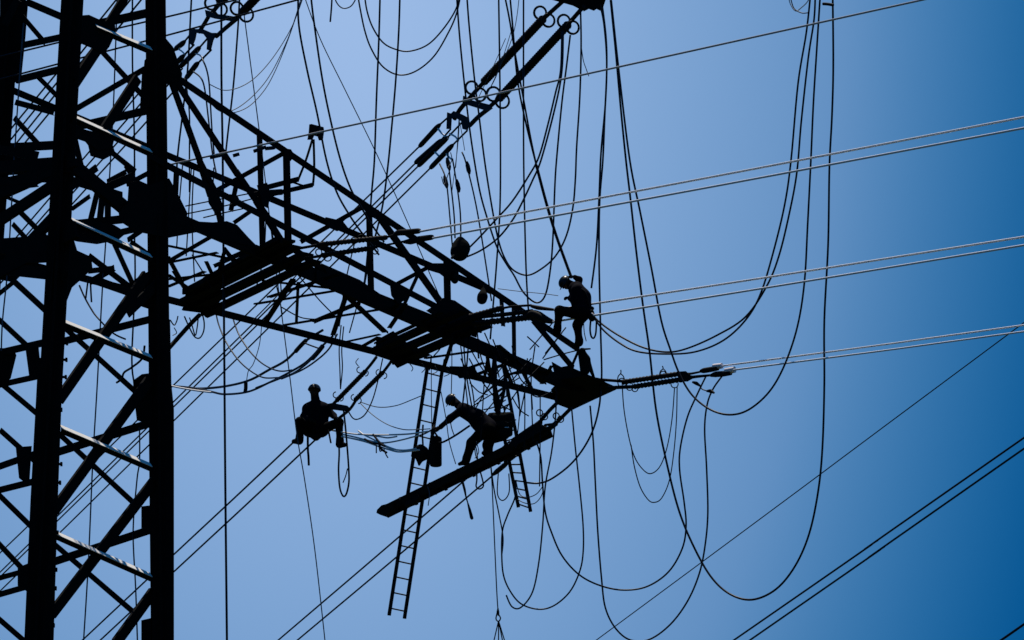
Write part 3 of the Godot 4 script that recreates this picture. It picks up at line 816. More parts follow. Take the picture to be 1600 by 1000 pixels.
	wire(c, "nearly plumb cable ending behind the bowed worker's back", k, g, "tipZ", 0.1, 0.022, "cable", [938, 8, 944, 40, 948, 95, 946, 160, 939, 240, 936, 310, 932, 385, 924, 450])
	wire(c, "nearly plumb cable passing right of the bowed worker to the arm tip", k, g, "tipZ", -0.2, 0.022, "cable", [941, 8, 947, 60, 948, 110, 945, 180, 942, 250, 937, 315, 936, 400, 938, 500, 940, 570, 940, 592])
	wire("hand_line", "thin loose wire end dangling right of the upper rings", "wire", "", "tipZ", 0, 0.01, "thin_line", [907, 60, 911, 92, 916, 108, 920, 119])
	wire("hoist_rope", "thick taut rope rising from the bowed worker's raised hand", "rope", "", "C", 0.3, 0.032, "rope", [893, 434, 884, 410, 868, 365, 853, 315, 838, 258], 4)
	wire("hoist_rope", "first of two ropes from the top edge meeting the thick taut rope", "rope", "", "C", 0.3, 0.02, "rope", [787, -14, 796, 30, 806, 90, 818, 155, 829, 215, 838, 258])
	wire("hoist_rope", "second of two ropes from the top edge meeting the thick taut rope", "rope", "", "C", 0.35, 0.02, "rope", [796, -14, 801, 40, 808, 120, 820, 185, 838, 258])
	g = "jumper tails with couplings below the large insulator set"
	for q in [["leftmost", 687, 256, 697, 282, 703, 340, 708, 400, 696, 284], ["middle", 700, 236, 701, 258, 709, 330, 711, 372, 700, 256], ["right hand", 707, 248, 713, 284, 719, 330, 720, 372, 715, 290], ["farthest right", 722, 238, 729, 258, 746, 332, 768, 470, 731, 262]]:
		var t := wire("jumper_tail", q[0] + " jumper tail with a coupling below the large insulator set", k, g, "L3", 0.2, 0.019, "cable", [q[1], q[2], q[3], q[4], q[5], q[6], q[7], q[8]])
		var a := P(q[9] - 1.5, q[10] - 9, "L3", 0.2)
		var b := P(q[9] + 2.5, q[10] + 10, "L3", 0.2)
		put("coupling", tube([a, a.lerp(b, 0.3), a.lerp(b, 0.75), b], [0.03, 0.055, 0.055, 0.025], t.position, 8), M.fitting, t)
	for q in [["left", 718, 186, 715, 230, 706, 300], ["right", 718, 190, 722, 210, 726, 235], ["middle", 717, 186, 714, 235, 712, 262]]: wire("thin_wire", q[0] + " thin bluish wire hanging from the yoke of the large insulator set", "wire", "", "L3", 0.4, 0.009, "thin_line", [q[1], q[2], q[3], q[4], q[5], q[6]])
	for q in [["upper", 790, 60, 768, 110, 745, 158], ["lower", 800, 45, 775, 120, 748, 165], ["longest", 812, -10, 800, 60, 760, 150]]: wire("thin_wire", q[0] + " of the thin wires running beside the large insulator rods", "wire", "", "L3", 0.5, 0.009, "thin_line", [q[1], q[2], q[3], q[4], q[5], q[6]])
	g = "curved jumpers under the arm left of the seated worker"
	wire("jumper_cable", "upper thick jumper curving under the arm left of the seated worker", k, g, "L1", 0.2, 0.03, "cable", [504, 516, 476, 534, 448, 562, 420, 578, 390, 594, 355, 603, 318, 607, 290, 606])
	wire("jumper_cable", "lower thick jumper curving under the arm left of the seated worker", k, g, "L1", 0.4, 0.026, "cable", [520, 525, 502, 542, 478, 566, 450, 583, 420, 598, 388, 612, 352, 616, 330, 612, 300, 606, 268, 603])
	wire("jumper_cable", "double strand of the lower thick jumper next to its sleeve", k, g, "L1", 0.45, 0.022, "cable", [503, 541, 486, 562, 462, 581, 436, 592, 400, 606])
	wire("jumper_cable", "widest jumper swinging from the arm toward the far left", k, g, "L1", 0.6, 0.02, "cable", [527, 522, 514, 545, 496, 562, 472, 578, 440, 592])
	wire("jumper_cable", "left of two jumpers dropping from the first cross beam in a curve", k, g, "L1", 0.3, 0.018, "cable", [338, 492, 342, 508, 353, 534, 372, 562, 392, 580, 412, 590, 434, 590])
	wire("jumper_cable", "right of two jumpers dropping from the first cross beam in a curve", k, g, "L1", 0.3, 0.018, "cable", [363, 494, 372, 520, 388, 546, 406, 565, 424, 576, 440, 580, 456, 578])
	wire("jumper_sleeve", "long dark sleeve on the upper jumper under the arm", "sleeve", "", "L1", 0.2, 0.05, "fitting", [478, 532, 470, 540, 462, 549])
	wire("jumper_sleeve", "long dark sleeve on the lower jumper under the arm", "sleeve", "", "L1", 0.4, 0.055, "fitting", [504, 541, 496, 551, 488, 560])
	wire("spacer_rod", "short straight rod joining the two jumper sleeves under the arm", "rod", "", "L1", 0.3, 0.018, "fitting", [476, 536, 486, 540, 500, 545])
	wire("jumper_weight", "small dark weight clipped to the curved jumpers", "weight", "", "L1", 0.4, 0.045, "fitting", [384, 597, 384, 606, 383, 613])
	wire("thin_wire", "thin bluish wire reaching the small weight on the curved jumpers", "wire", "", "L1", 0.4, 0.01, "thin_line", [409, 508, 405, 540, 396, 568, 388, 580, 385, 598])
	wire("binding", "pale binding tape on the jumper end beside the right tower leg", "tape", "", "L1", 0.5, 0.022, "pale_rope", [268, 603, 282, 606, 305, 610, 330, 613])
	wire("cable_tail", "frayed cable tail curling below the first cross beam", k, "", "B", 0, 0.016, "cable", [288, 494, 296, 512, 304, 526, 312, 528, 318, 518, 319, 504, 316, 490])
	wire("cable_tail", "thick dark rod from the right tower leg up to the first cross beam", "rod", "", "B", 0.1, 0.05, "fitting", [264, 544, 280, 526, 298, 506, 312, 492])
	wire("cable_tail", "small hook of wire beside the right tower leg under the arm", "wire", "", "B", 0.2, 0.014, "cable", [266, 500, 272, 508, 276, 502, 278, 494])
	wire("cable_tail", "two-armed wire tail hanging between the cross beam and the thick rod", "wire", "", "B", 0.2, 0.014, "cable", [310, 494, 308, 512, 305, 524, 300, 508, 296, 496])
	wire("cable_tail", "curved cable seen inside the tower lattice below the arm", k, "", "FR", 0, 0.018, "cable", [124, 446, 132, 464, 142, 482, 152, 496, 176, 520, 196, 530])
	wire("cable_tail", "left of two short cable ends inside the tower lattice", k, "", "FR", 0, 0.018, "cable", [138, 434, 136, 450, 134, 466])
	wire("cable_tail", "right of two short cable ends inside the tower lattice", k, "", "FR", 0, 0.018, "cable", [141, 434, 142, 455, 143, 472])
	wire("shackle_rope", "short hook and rope beside the right tower leg at boot level", "rope", "", "FR", 0.1, 0.022, "cable", [226, 540, 222, 560, 206, 574, 194, 582, 190, 592, 182, 598])
	g = "cable loops hanging below the arm tip"
	var t2 := "L2"
	wire(c, "cable sweeping from the arm tip left behind the second ladder", k, g, "tipZ", 0, 0.022, "cable", [938, 600, 937, 630, 928, 668, 912, 700, 890, 727, 862, 748, 842, 755, 822, 754])
	wire(c, "left of two narrow cable loops below the second ladder", k, g, "tipZ", 0.2, 0.018, "cable", [870, 600, 868, 650, 862, 705, 852, 760, 848, 820, 842, 878, 832, 925, 814, 949, 800, 948, 791, 930])
	wire(c, "right of two narrow cable loops below the second ladder", k, g, "tipZ", 0.4, 0.018, "cable", [893, 636, 899, 700, 905, 755, 911, 820, 911, 865, 905, 895, 890, 925, 866, 946, 842, 952, 815, 944, 798, 925, 787, 900, 784, 868, 785, 830, 793, 805, 805, 776, 806, 750])
	wire(c, "wide cable loop hanging from the arm tip clamps to the platform end", k, g, "tipZ", -0.1, 0.02, "cable", [838, 690, 845, 715, 848, 760, 852, 800, 861, 830, 878, 868, 905, 898, 938, 915, 975, 922, 1012, 916, 1045, 893, 1066, 857, 1072, 822, 1069, 785, 1062, 735, 1063, 700, 1074, 652, 1090, 615, 1103, 588])
	wire(c, "cable loop that leaves through the bottom edge right of centre", k, g, "tipZ", -0.3, 0.02, "cable", [922, 634, 927, 690, 930, 750, 934, 830, 940, 905, 946, 950, 962, 982, 985, 1000, 1015, 999, 1048, 975, 1075, 938, 1093, 895, 1102, 850, 1106, 800, 1104, 730, 1101, 670, 1105, 632, 1114, 608, 1128, 588])
	wire("rope_loop", "upper of two thin rope bights below the arm tip insulators", "rope", "", "V", 0.4, 0.013, "rope", [972, 598, 975, 640, 983, 685, 992, 715, 1005, 734, 1017, 740, 1031, 729, 1042, 700, 1050, 655, 1054, 605])
	wire("rope_loop", "lower of two thin rope bights below the arm tip insulators", "rope", "", "V", 0.5, 0.013, "rope", [986, 695, 991, 728, 1000, 760, 1012, 780, 1022, 785, 1034, 778, 1046, 750, 1053, 705, 1057, 655, 1058, 605])
	g = "lines hanging round the worker on the platform"
	for q in [["first", 674, 556, 674, 620, 675, 682, 0.009], ["second", 706, 526, 706, 575, 705, 618, 0.010], ["third", 718, 526, 726, 590, 733, 650, 0.014], ["fourth", 724, 528, 728, 580, 738, 640, 0.016], ["fifth", 733, 520, 729, 575, 722, 640, 0.018], ["sixth", 748, 530, 747, 545, 748, 560, 0.02], ["seventh", 757, 590, 754, 640, 751, 690, 0.014], ["eighth", 808, 600, 812, 640, 806, 700, 0.012], ["ninth", 820, 606, 820, 660, 819, 700, 0.014], ["tenth", 830, 612, 831, 640, 833, 690, 0.014], ["eleventh", 844, 615, 844, 680, 843, 760, 0.014]]:
		wire("hand_line", q[0] + " from the left of the thin lines hanging near the platform worker", "rope", g, "M", 0.9, q[7], "rope", [q[1], q[2], q[3], q[4], q[5], q[6]])
	for q in [["upper left", 735, 545, 748, 568, 760, 585], ["lower left", 742, 628, 760, 612, 800, 574], ["upper right", 735, 637, 765, 618, 812, 590], ["steep", 756, 640, 772, 636, 790, 625], ["low", 770, 624, 785, 634, 800, 642], ["slack left", 734, 598, 748, 612, 762, 617], ["slack right", 800, 620, 812, 640, 826, 650]]:
		wire("tangled_line", q[0] + " strand in the tangle of lines above the platform bag", "rope", "strands tangled above the platform bag", "M", 0.7, 0.014, "rope", [q[1], q[2], q[3], q[4], q[5], q[6]])
	for q in [["first", 842, 542, 824, 526], ["second", 848, 560, 878, 520], ["third", 852, 552, 884, 512], ["fourth", 828, 546, 862, 506]]: wire("lashing", q[0] + " lashing line crossing the open bay beside the arm tip", "rope", "lashings in the bay at the arm tip", "A", -0.3, 0.015, "rope", [q[1], q[2], q[3], q[4]])
	for q in [["first", 286, 250, 280, 320, 276, 388], ["second", 299, 262, 295, 330, 291, 400], ["third", 303, 262, 300, 340, 304, 440], ["fourth", 300, 398, 320, 430, 330, 450], ["fifth", 334, 262, 333, 300, 336, 336], ["sixth", 290, 322, 340, 312, 402, 300], ["seventh", 292, 334, 350, 322, 404, 308], ["eighth", 318, 340, 352, 332, 380, 326], ["ninth", 416, 330, 412, 400, 400, 450], ["tenth", 420, 340, 436, 420, 440, 470], ["eleventh", 432, 446, 438, 474, 441, 492], ["twelfth", 396, 500, 440, 455, 486, 405], ["thirteenth", 440, 480, 470, 496, 498, 499], ["fourteenth", 466, 430, 500, 470, 530, 500], ["fifteenth", 556, 372, 540, 440, 530, 510], ["sixteenth", 575, 420, 560, 470, 546, 520]]:
		wire("tangled_line", q[0] + " from the left of the thin lines among the inner arm braces", "rope", "thin lines tangled among the inner arm braces", "M", 0.3, 0.014, "rope", [q[1], q[2], q[3], q[4], q[5], q[6]])
	for q in [["first", 700, 505, 690, 540, 678, 556], ["second", 704, 540, 720, 534, 744, 536], ["third", 720, 560, 736, 600, 742, 640], ["fourth", 744, 505, 752, 560, 770, 600], ["fifth", 733, 560, 756, 600, 790, 640], ["sixth", 757, 520, 772, 556, 780, 590], ["seventh", 742, 640, 772, 590, 806, 548], ["eighth", 760, 612, 780, 600, 800, 604], ["ninth", 770, 530, 788, 580, 792, 620], ["tenth", 776, 628, 786, 612, 798, 590], ["eleventh", 772, 640, 790, 660, 806, 656], ["twelfth", 752, 652, 790, 606, 830, 560], ["thirteenth", 790, 560, 806, 604, 812, 640], ["fourteenth", 786, 646, 812, 606, 850, 566], ["fifteenth", 800, 540, 812, 590, 836, 610], ["sixteenth", 824, 560, 822, 600, 812, 650], ["seventeenth", 836, 540, 830, 590, 832, 640], ["eighteenth", 814, 600, 838, 620, 862, 612]]:
		wire("tangled_line", q[0] + " from the left of the thin lines tangled above the tool sack", "rope", "thin lines tangled above the tool sack", "M", 0.5, 0.015, "rope", [q[1], q[2], q[3], q[4], q[5], q[6]])
	for q in [["below the lowest clamp of the large insulator set", 690, 276, 694, 288, 701, 270], ["between the bracketed clamps under the large insulator rings", 700, 262, 706, 250, 704, 238], ["over the plank between the bending lineman's boots", 744, 690, 748, 706, 742, 716], ["under the beam plate left of the long ladder", 640, 568, 645, 575, 643, 580], ["just left of the long ladder's top", 660, 568, 664, 576, 659, 582], ["between the rails at the long ladder's top", 680, 572, 683, 580, 676, 584], ["just right of the long ladder's top", 698, 578, 702, 584, 694, 588], ["beside the long ladder where the plank crosses it", 668, 760, 671, 772, 669, 790], ["beside the right tower leg below the arm", 272, 512, 276, 520, 270, 524], ["on the upper end of the slim insulators", 560, 572, 556, 566, 560, 560]]:
		wire("wire_end", "short curled wire end " + q[0], "wire", "short curled wire ends", "M", 0.2, 0.01, "thin_line", [q[1], q[2], q[3], q[4], q[5], q[6]])
	wire("lashing", "pale-edged level lashing line joining the arm tip braces", "rope", "", "A", -0.2, 0.015, "rope", [850, 562, 880, 553, 904, 547])
	wire("thin_wire", "left of two thin wires hanging from the arm to the seated worker's insulators", "wire", "", "L1", 0.2, 0.014, "cable", [533, 508, 530, 545, 531, 575, 532, 608])
	wire("thin_wire", "right of two thin wires hanging from the arm to the seated worker's insulators", "wire", "", "L1", 0.2, 0.014, "cable", [537, 510, 534, 545, 535, 575, 532, 608])
	wire("rope_loop", "thin loop of rope between the seated worker's insulator strings", "rope", "", "L1", 0.1, 0.015, "rope", [544, 642, 551, 653, 559, 655, 570, 648, 580, 630, 588, 605, 598, 560])
	wire("slack_line", "thin slack line from the insulators up to the ladder", "rope", "", "L1", -0.2, 0.011, "thin_line", [563, 628, 590, 636, 618, 634, 645, 624, 664, 616])
	wire("slack_line", "thin slack line from the insulators down to the ladder", "rope", "", "L1", -0.3, 0.011, "thin_line", [563, 630, 582, 648, 605, 663, 630, 671, 655, 671, 672, 670])
	wire("rope_loop", "long narrow rope loop hanging by the seated worker's right boot", "rope", "", "L1", 0.2, 0.021, "rope", [537, 642, 540, 670, 543, 705, 545, 735, 545, 755, 541, 772, 536, 775, 531, 762, 529, 735, 530, 708, 529, 684])
	wire("tag_line", "short rope tail inside the narrow loop by the seated worker's boot", "rope", "", "L1", 0.2, 0.013, "rope", [543, 732, 540, 744, 536, 754])
	wire("tool_strap", "pointed tool strap hanging under the seated worker", "strap", "", "L1", 0.25, 0.026, "webbing", [481, 676, 481, 700, 482, 714, 482.5, 727])
	wire("tool_strap", "short strap end beside the seated worker's right knee", "strap", "", "L1", 0.25, 0.02, "webbing", [513, 672, 515, 682, 517, 692])
	g = "pale ropes stretched from the seated worker to the ladder"
	for q in [["topmost", [519, 672.5, 540, 676, 560, 678.5, 600, 679.5, 640, 678, 668, 674]], ["second", [536, 679, 555, 683, 575, 688, 598, 692, 625, 688, 655, 680]], ["third", [534, 682, 560, 687, 585, 692, 600, 697, 615, 702, 632, 703.5, 650, 701]], ["lowest", [545, 684, 570, 690, 590, 697, 606, 702, 622, 706, 640, 705, 655, 703]], ["crossing", [560, 673, 568, 679, 580, 685, 596, 693, 606, 698, 620, 703]], ["short upper", [575, 680, 592, 682, 606, 684, 620, 682]]]:
		wire("pale_rope", q[0] + " pale rope in the bright bundle between seated worker and ladder", "rope", g, "L1", -0.1, 0.018, "pale_rope", q[1], 5)
	for q in [["left", 583, 679, 592, 690, 600, 697], ["right", 592, 693, 596, 702, 604, 707], ["middle", 570, 686, 582, 692, 596, 694]]: wire("dark_knot", q[0] + " dark knotted strand within the bright rope bundle", "rope", "", "L1", -0.05, 0.024, "rope", [q[1], q[2], q[3], q[4], q[5], q[6]])
	for q in [["straight", 588, 696, 588, 702, 588, 708], ["curly", 592, 696, 594, 705, 598, 702], ["longest", 600, 702, 603, 710, 606, 715]]: wire("rope_end", q[0] + " frayed rope end dangling below the bright rope bundle", "rope", "", "L1", -0.05, 0.014, "rope", [q[1], q[2], q[3], q[4], q[5], q[6]])
	wire("dark_rope", "thick dark rope from the platform worker's belt to the ladder bag", "rope", "", "P", 0.3, 0.025, "rope", [734, 665, 712, 680, 694, 690, 686, 692])
	wire("dark_rope", "dark rope from the ladder rung to the platform worker's hand", "rope", "", "P", 0.3, 0.02, "rope", [640, 684, 660, 679, 674, 672, 682, 668])
	wire("hand_line", "thin line from the platform worker's wrist slanting down to the plank", "rope", "", "P", 0.25, 0.011, "thin_line", [689, 612, 697, 655, 702, 690, 712, 725])
	wire("hand_line", "short thin line dropping from the platform worker's sleeve to his belt rope", "rope", "", "P", 0.35, 0.012, "rope", [704, 660, 706, 670, 710, 681])
	wire("rope_loop", "small rope bight hanging under the platform left of the second ladder", "rope", "", "P", -0.1, 0.014, "rope", [779, 735, 777, 765, 779, 777, 785, 782, 792, 777, 796, 765, 795, 740])
	wire("rope_loop", "narrow rope sling with a heavy shackle under the platform", "rope", "", "P", -0.1, 0.018, "rope", [745, 733, 745, 750, 744, 760, 749, 764, 755, 760, 754, 750, 749, 732])
	wire("rope_loop", "pair of strands over the plank edge by the platform worker's foot", "rope", "", "P", 0.1, 0.014, "rope", [742, 694, 745, 705, 746, 718, 743, 710, 741, 694])
	wire("lowering_line", "thin lowering line from the platform down to the hook at the bottom edge", "rope", "", "P", -0.2, 0.014, "thin_line", [767, 730, 769, 760, 772, 830, 776, 920, 778, 952], 5)
	wire("lowering_line", "dark line from under the platform that runs into the narrow cable loops", "rope", "", "P", -0.2, 0.016, "rope", [767, 728, 772, 765, 780, 805, 786, 840, 784, 868])
	wire("slack_line", "upper thin slack line beside the foot of the second ladder", "rope", "", "P", -0.3, 0.011, "thin_line", [806, 750, 812, 772, 824, 777, 838, 772, 848, 760])
	wire("slack_line", "lower thin slack line beside the foot of the second ladder", "rope", "", "P", -0.3, 0.011, "thin_line", [808, 780, 820, 786, 834, 787, 844, 778, 849, 766])
	wire("lanyard", "thin lanyard with a snap hook running left from the bowed worker", "rope", "", "C", 0.1, 0.008, "thin_line", [778, 451, 810, 455, 850, 459, 872, 462])
	wire("lanyard", "short looped lanyard hanging at the bowed worker's right hip", "rope", "", "C", 0.1, 0.02, "rope", [923, 500, 922, 515, 924, 526, 928, 528, 931, 520, 932, 502])
	wire("lanyard", "thin lanyard tail hanging under the bowed worker's thigh", "rope", "", "C", 0.1, 0.01, "rope", [912, 506, 913, 520, 916, 533])

# ---------------------------------------------------------------- people
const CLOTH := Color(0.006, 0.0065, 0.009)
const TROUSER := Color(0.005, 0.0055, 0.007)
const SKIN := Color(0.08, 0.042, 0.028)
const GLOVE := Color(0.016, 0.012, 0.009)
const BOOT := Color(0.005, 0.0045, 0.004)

func J(x: float, y: float, pl, toward := 0.0) -> Vector3:
	var n: Vector3 = (planes[pl] as Plane).normal
	return P(x, y, pl) + Vector3(0, 0, toward) if n.z > 0.99 else P(x, y, pl, toward)

func hand_bones(wrist: Vector3, dir: Vector3, nrm: Vector3, curl: float, thumb_side: float) -> Array:
	dir = dir.normalized()
	nrm = (nrm - dir * nrm.dot(dir)).normalized()
	var side := dir.cross(nrm) * thumb_side
	var b := []
	b.append([wrist, wrist + dir * 0.03, 0.03, 0.03, GLOVE])
	for k in 4:
		var base := wrist + dir * 0.088 + side * (0.03 - 0.02 * k)
		b.append([wrist + dir * 0.02 + side * (0.016 - 0.011 * k), base, 0.018, 0.014, GLOVE])
		var ln: float = [0.042, 0.047, 0.044, 0.034][k]
		var d1 := (dir * cos(curl * 0.5) - nrm * sin(curl * 0.5)).normalized()
		var d2 := (dir * cos(curl * 1.25) - nrm * sin(curl * 1.25)).normalized()
		var d3 := (dir * cos(curl * 1.9) - nrm * sin(curl * 1.9)).normalized()
		b.append([base, base + d1 * ln, 0.0105, 0.0098, GLOVE])
		b.append([base + d1 * ln, base + d1 * ln + d2 * ln * 0.65, 0.0098, 0.0092, GLOVE])
		b.append([base + d1 * ln + d2 * ln * 0.65, base + d1 * ln + d2 * ln * 0.65 + d3 * ln * 0.5, 0.0092, 0.0084, GLOVE])
	var t0 := wrist + dir * 0.03 + side * 0.03
	var t1 := t0 + (dir * 0.7 + side * 0.8 - nrm * 0.3).normalized() * 0.045
	b.append([wrist + dir * 0.015 + side * 0.012, t0, 0.02, 0.016, GLOVE])
	b.append([t0, t1, 0.014, 0.012, GLOVE])
	b.append([t1, t1 + (dir * 0.9 + side * 0.2 - nrm * 0.5).normalized() * 0.032, 0.0115, 0.0095, GLOVE])
	return b

func head_bones(c: Vector3, face: Vector3, top: Vector3, neck: Vector3) -> Array:
	face = (face - top * face.dot(top)).normalized()
	var side := top.cross(face)
	var b := []
	top *= 1.14
	face *= 1.14
	b.append([c + top * 0.03 - face * 0.02, c + top * 0.02 + face * 0.02, 0.104, 0.1, SKIN])
	b.append([c - top * 0.02 + face * 0.025, c - top * 0.075 + face * 0.05, 0.07, 0.044, SKIN])
	b.append([c + top * 0.005 + face * 0.1, c - top * 0.022 + face * 0.118, 0.009, 0.013, SKIN])
	b.append([c - top * 0.058 + face * 0.092 - side * 0.016, c - top * 0.058 + face * 0.092 + side * 0.016, 0.009, 0.009, SKIN])
	for s in [-1.0, 1.0]:
		b.append([c + side * s * 0.085 + top * 0.012, c + side * s * 0.086 - top * 0.02, 0.016, 0.012, SKIN])
		b.append([c + side * s * 0.032 + face * 0.088 + top * 0.022, c + side * s * 0.05 + face * 0.078 + top * 0.02, 0.012, 0.01, SKIN])
	b.append([c - top * 0.05 - face * 0.025, neck, 0.082, 0.095, CLOTH])
	return b

func add_helmet(root: Node3D, c: Vector3, face: Vector3, top: Vector3) -> void:
	face = (face - top * face.dot(top)).normalized()
	var side := top.cross(face)
	top *= 1.14
	face *= 1.14
	side *= 1.14
	var st := begin()
	st.set_smooth_group(0)
	var rows := 8
	var cols := 20
	var grid := []
	for i in rows + 1:
		var row := []
		var th := PI * 0.5 * i / rows
		for j in cols:
			var w := TAU * j / cols
			var rr := sin(th)
			row.append(c + top * (0.022 + 0.112 * cos(th)) + face * (cos(w) * rr * 0.134) + side * (sin(w) * rr * 0.116))
		grid.append(row)
	var brim := []
	for j in cols:
		var w := TAU * j / cols
		var ext: float = 0.012 + 0.045 * pow(max(cos(w), 0.0), 1.5)
		brim.append(c + top * (0.02 - 0.008 * max(cos(w), 0.0)) + face * cos(w) * (0.128 + ext) + side * sin(w) * (0.108 + ext * 0.7))
	grid.append(brim)
	var low := []
	for j in cols: low.append((brim[j] as Vector3) - top * 0.006)
	grid.append(low)
	for i in grid.size() - 1:
		for j in cols:
			var k := (j + 1) % cols
			quad(st, grid[i][j] - root.position, grid[i + 1][j] - root.position, grid[i + 1][k] - root.position, grid[i][k] - root.position)
	put("helmet", done(st), M.helmet, root)
	# eyes under the brim
	for s in [-1.0, 1.0]:
		var e := SphereMesh.new()
		e.radius = 0.0115
		e.height = 0.023
		var m := put("eye", e, M.fitting, root)
		m.position = c + side * s * 0.033 + face * 0.092 + top * 0.008 - root.position

func belt(root: Node3D, c: Vector3, e: Vector3, f: Vector3, re: float, rf: float, thick: float) -> void:
	var pts := []
	for i in 21: pts.append(c + e * cos(TAU * i / 20.0) * re + f * sin(TAU * i / 20.0) * rf)
	put("harness_belt", tube(pts, thick, root.position, 8), M.webbing, root)

func strap(root: Node3D, pts: Array, r: float) -> void: put("harness_strap", tube(smooth_path(pts, 5), r, root.position, 6), M.webbing, root)

func people() -> void:
	var g := "linemen working on the crossarm"
	var TW := Vector3(0, 0, 1)
	# --- seated in a sling below the insulator strings, facing the camera
	var p := "pA"
	var s := thing("person", "lineman in a helmet seated in mid air, legs dangling, at the slim insulators", "person", J(492, 678, p), g)
	var hd := J(491.5, 616, p, 0.04)
	var nk := J(493, 630, p)
	var tp := Vector3(0.02, 1, -0.06).normalized()
	var body := [[J(488, 645, p), J(487, 664, p, 0.03), 0.17, 0.165, CLOTH], [J(500, 645, p), J(500, 664, p, 0.03), 0.165, 0.165, CLOTH], [J(485, 640, p), J(503, 640, p), 0.105, 0.105, CLOTH], [J(481, 641, p), J(490, 637, p), 0.09, 0.1, CLOTH], [J(509, 641, p), J(498, 637, p), 0.09, 0.1, CLOTH], [nk, J(493, 637, p), 0.085, 0.12, CLOTH],
		[J(493, 661, p, 0.03), J(493, 674, p, 0.02), 0.15, 0.155, CLOTH], [J(483, 674, p, 0.02), J(503, 674, p, 0.02), 0.125, 0.125, TROUSER]]
	# legs
	for q in [[484, 673, 472, 668, 471.5, 689, 471, 695, 463.5, 697.5], [503, 673, 527, 669, 528.5, 694, 528, 700, 535, 702.5]]:
		body.append([J(q[0], q[1], p, 0.08), J(q[2], q[3], p, 0.40), 0.115, 0.09, TROUSER])
		body.append([J(q[2], q[3], p, 0.40), J(q[4], q[5], p, 0.34), 0.085, 0.066, TROUSER])
		body.append([J(q[4], q[5], p, 0.34), J(q[6], q[7], p, 0.33), 0.066, 0.068, BOOT])
		body.append([J(q[6], q[7], p, 0.33), J(q[8], q[9], p, 0.42), 0.062, 0.05, BOOT])
	# arms
	body.append([J(481, 641, p), J(477, 654, p, 0.06), 0.08, 0.068, CLOTH])
	body.append([J(475, 654, p, 0.06), J(484, 662, p, 0.26), 0.054, 0.042, CLOTH])
	body.append([J(510, 642, p), J(519, 653, p, 0.08), 0.076, 0.06, CLOTH])
	body.append([J(519, 653, p, 0.08), J(523, 660, p, 0.24), 0.052, 0.042, CLOTH])
	var h1 := hand_bones(J(484, 662, p, 0.26), J(492, 665, p, 0.3) - J(484, 662, p, 0.26), TW + Vector3.UP * 0.6, 0.8, 1.0)
	var h2 := hand_bones(J(523, 660, p, 0.24), J(525, 665, p, 0.3) - J(523, 660, p, 0.24), TW, 1.0, -1.0)
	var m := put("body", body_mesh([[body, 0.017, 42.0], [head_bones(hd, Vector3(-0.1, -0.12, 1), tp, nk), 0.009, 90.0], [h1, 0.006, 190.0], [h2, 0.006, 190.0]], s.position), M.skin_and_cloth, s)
	m.name = "body"
	add_helmet(s, hd, Vector3(-0.1, -0.12, 1), tp)
	belt(s, J(493, 668, p, 0.03), Vector3.RIGHT, Vector3(0, 0.1, 1).normalized(), 0.168, 0.16, 0.024)
	strap(s, [J(484, 637, p, 0.08), J(487, 650, p, 0.18), J(488, 667, p, 0.19)], 0.014)
	strap(s, [J(502, 637, p, 0.08), J(499, 650, p, 0.18), J(498, 667, p, 0.19)], 0.014)
	s.scale = Vector3(1.1, 1.07, 1.1)
	# the sling he sits in, with its two ropes up to the yoke
	var sl := thing("sling_seat", "dark sling seat under the lineman seated in mid air", "seat", J(494, 684, p))
	put("seat", body_mesh([[[[J(481, 680, p, 0.12), J(494, 685, p, 0.1), 0.05, 0.07, CLOTH], [J(494, 685, p, 0.1), J(507, 679, p, 0.12), 0.07, 0.05, CLOTH], [J(484, 679, p, -0.05), J(504, 679, p, -0.05), 0.055, 0.055, CLOTH]], 0.018, 40.0]], sl.position), M.webbing, sl)
	put("seat_rope", tube([J(509, 677, p, 0.1), J(512, 655, p, 0.02), P(513, 639, "L1")], 0.014, sl.position), M.rope, sl)
	put("seat_rope", tube([J(479, 678, p, -0.12), J(500, 655, p, -0.2), P(511, 640, "L1")], 0.014, sl.position), M.rope, sl)

	# --- bending over on the plank, seen from the side, reaching for the ladder
	p = "P"
	s = thing("person", "lineman bending forward on the plank, both arms stretched toward the ladder", "person", J(745, 715, p), g)
	hd = J(706, 625.5, p, 0.0)
	nk = J(716, 633, p, 0.0)
	var out: Vector3 = (planes.P as Plane).normal
	tp = (upv * 0.62 + Vector3(-0.75, 0, 0) - fwd * 0.05).normalized()
	var fc := Vector3(-0.7, -0.8, 0.1)
	body = [[J(722, 639, p, 0.12), J(722, 639, p, -0.14), 0.105, 0.105, CLOTH], [J(726, 642, p), J(746, 653, p), 0.175, 0.2, CLOTH], [J(746, 653, p), J(763, 667, p), 0.2, 0.2, CLOTH], [J(763, 672, p, 0.09), J(763, 672, p, -0.09), 0.17, 0.17, TROUSER], [nk, J(722, 637, p), 0.07, 0.1, CLOTH], [J(744, 662, p), J(756, 676, p), 0.13, 0.13, CLOTH]]
	for q in [[720, 642, 702, 656, 688, 666, 0.17], [720, 641, 703, 653, 689, 668, -0.2]]:
		body.append([J(q[0], q[1], p, q[6]), J(q[2], q[3], p, q[6] * 0.9), 0.09, 0.07, CLOTH])
		body.append([J(q[2], q[3], p, q[6] * 0.9), J(q[4], q[5], p, q[6] * 0.5), 0.066, 0.046, CLOTH])
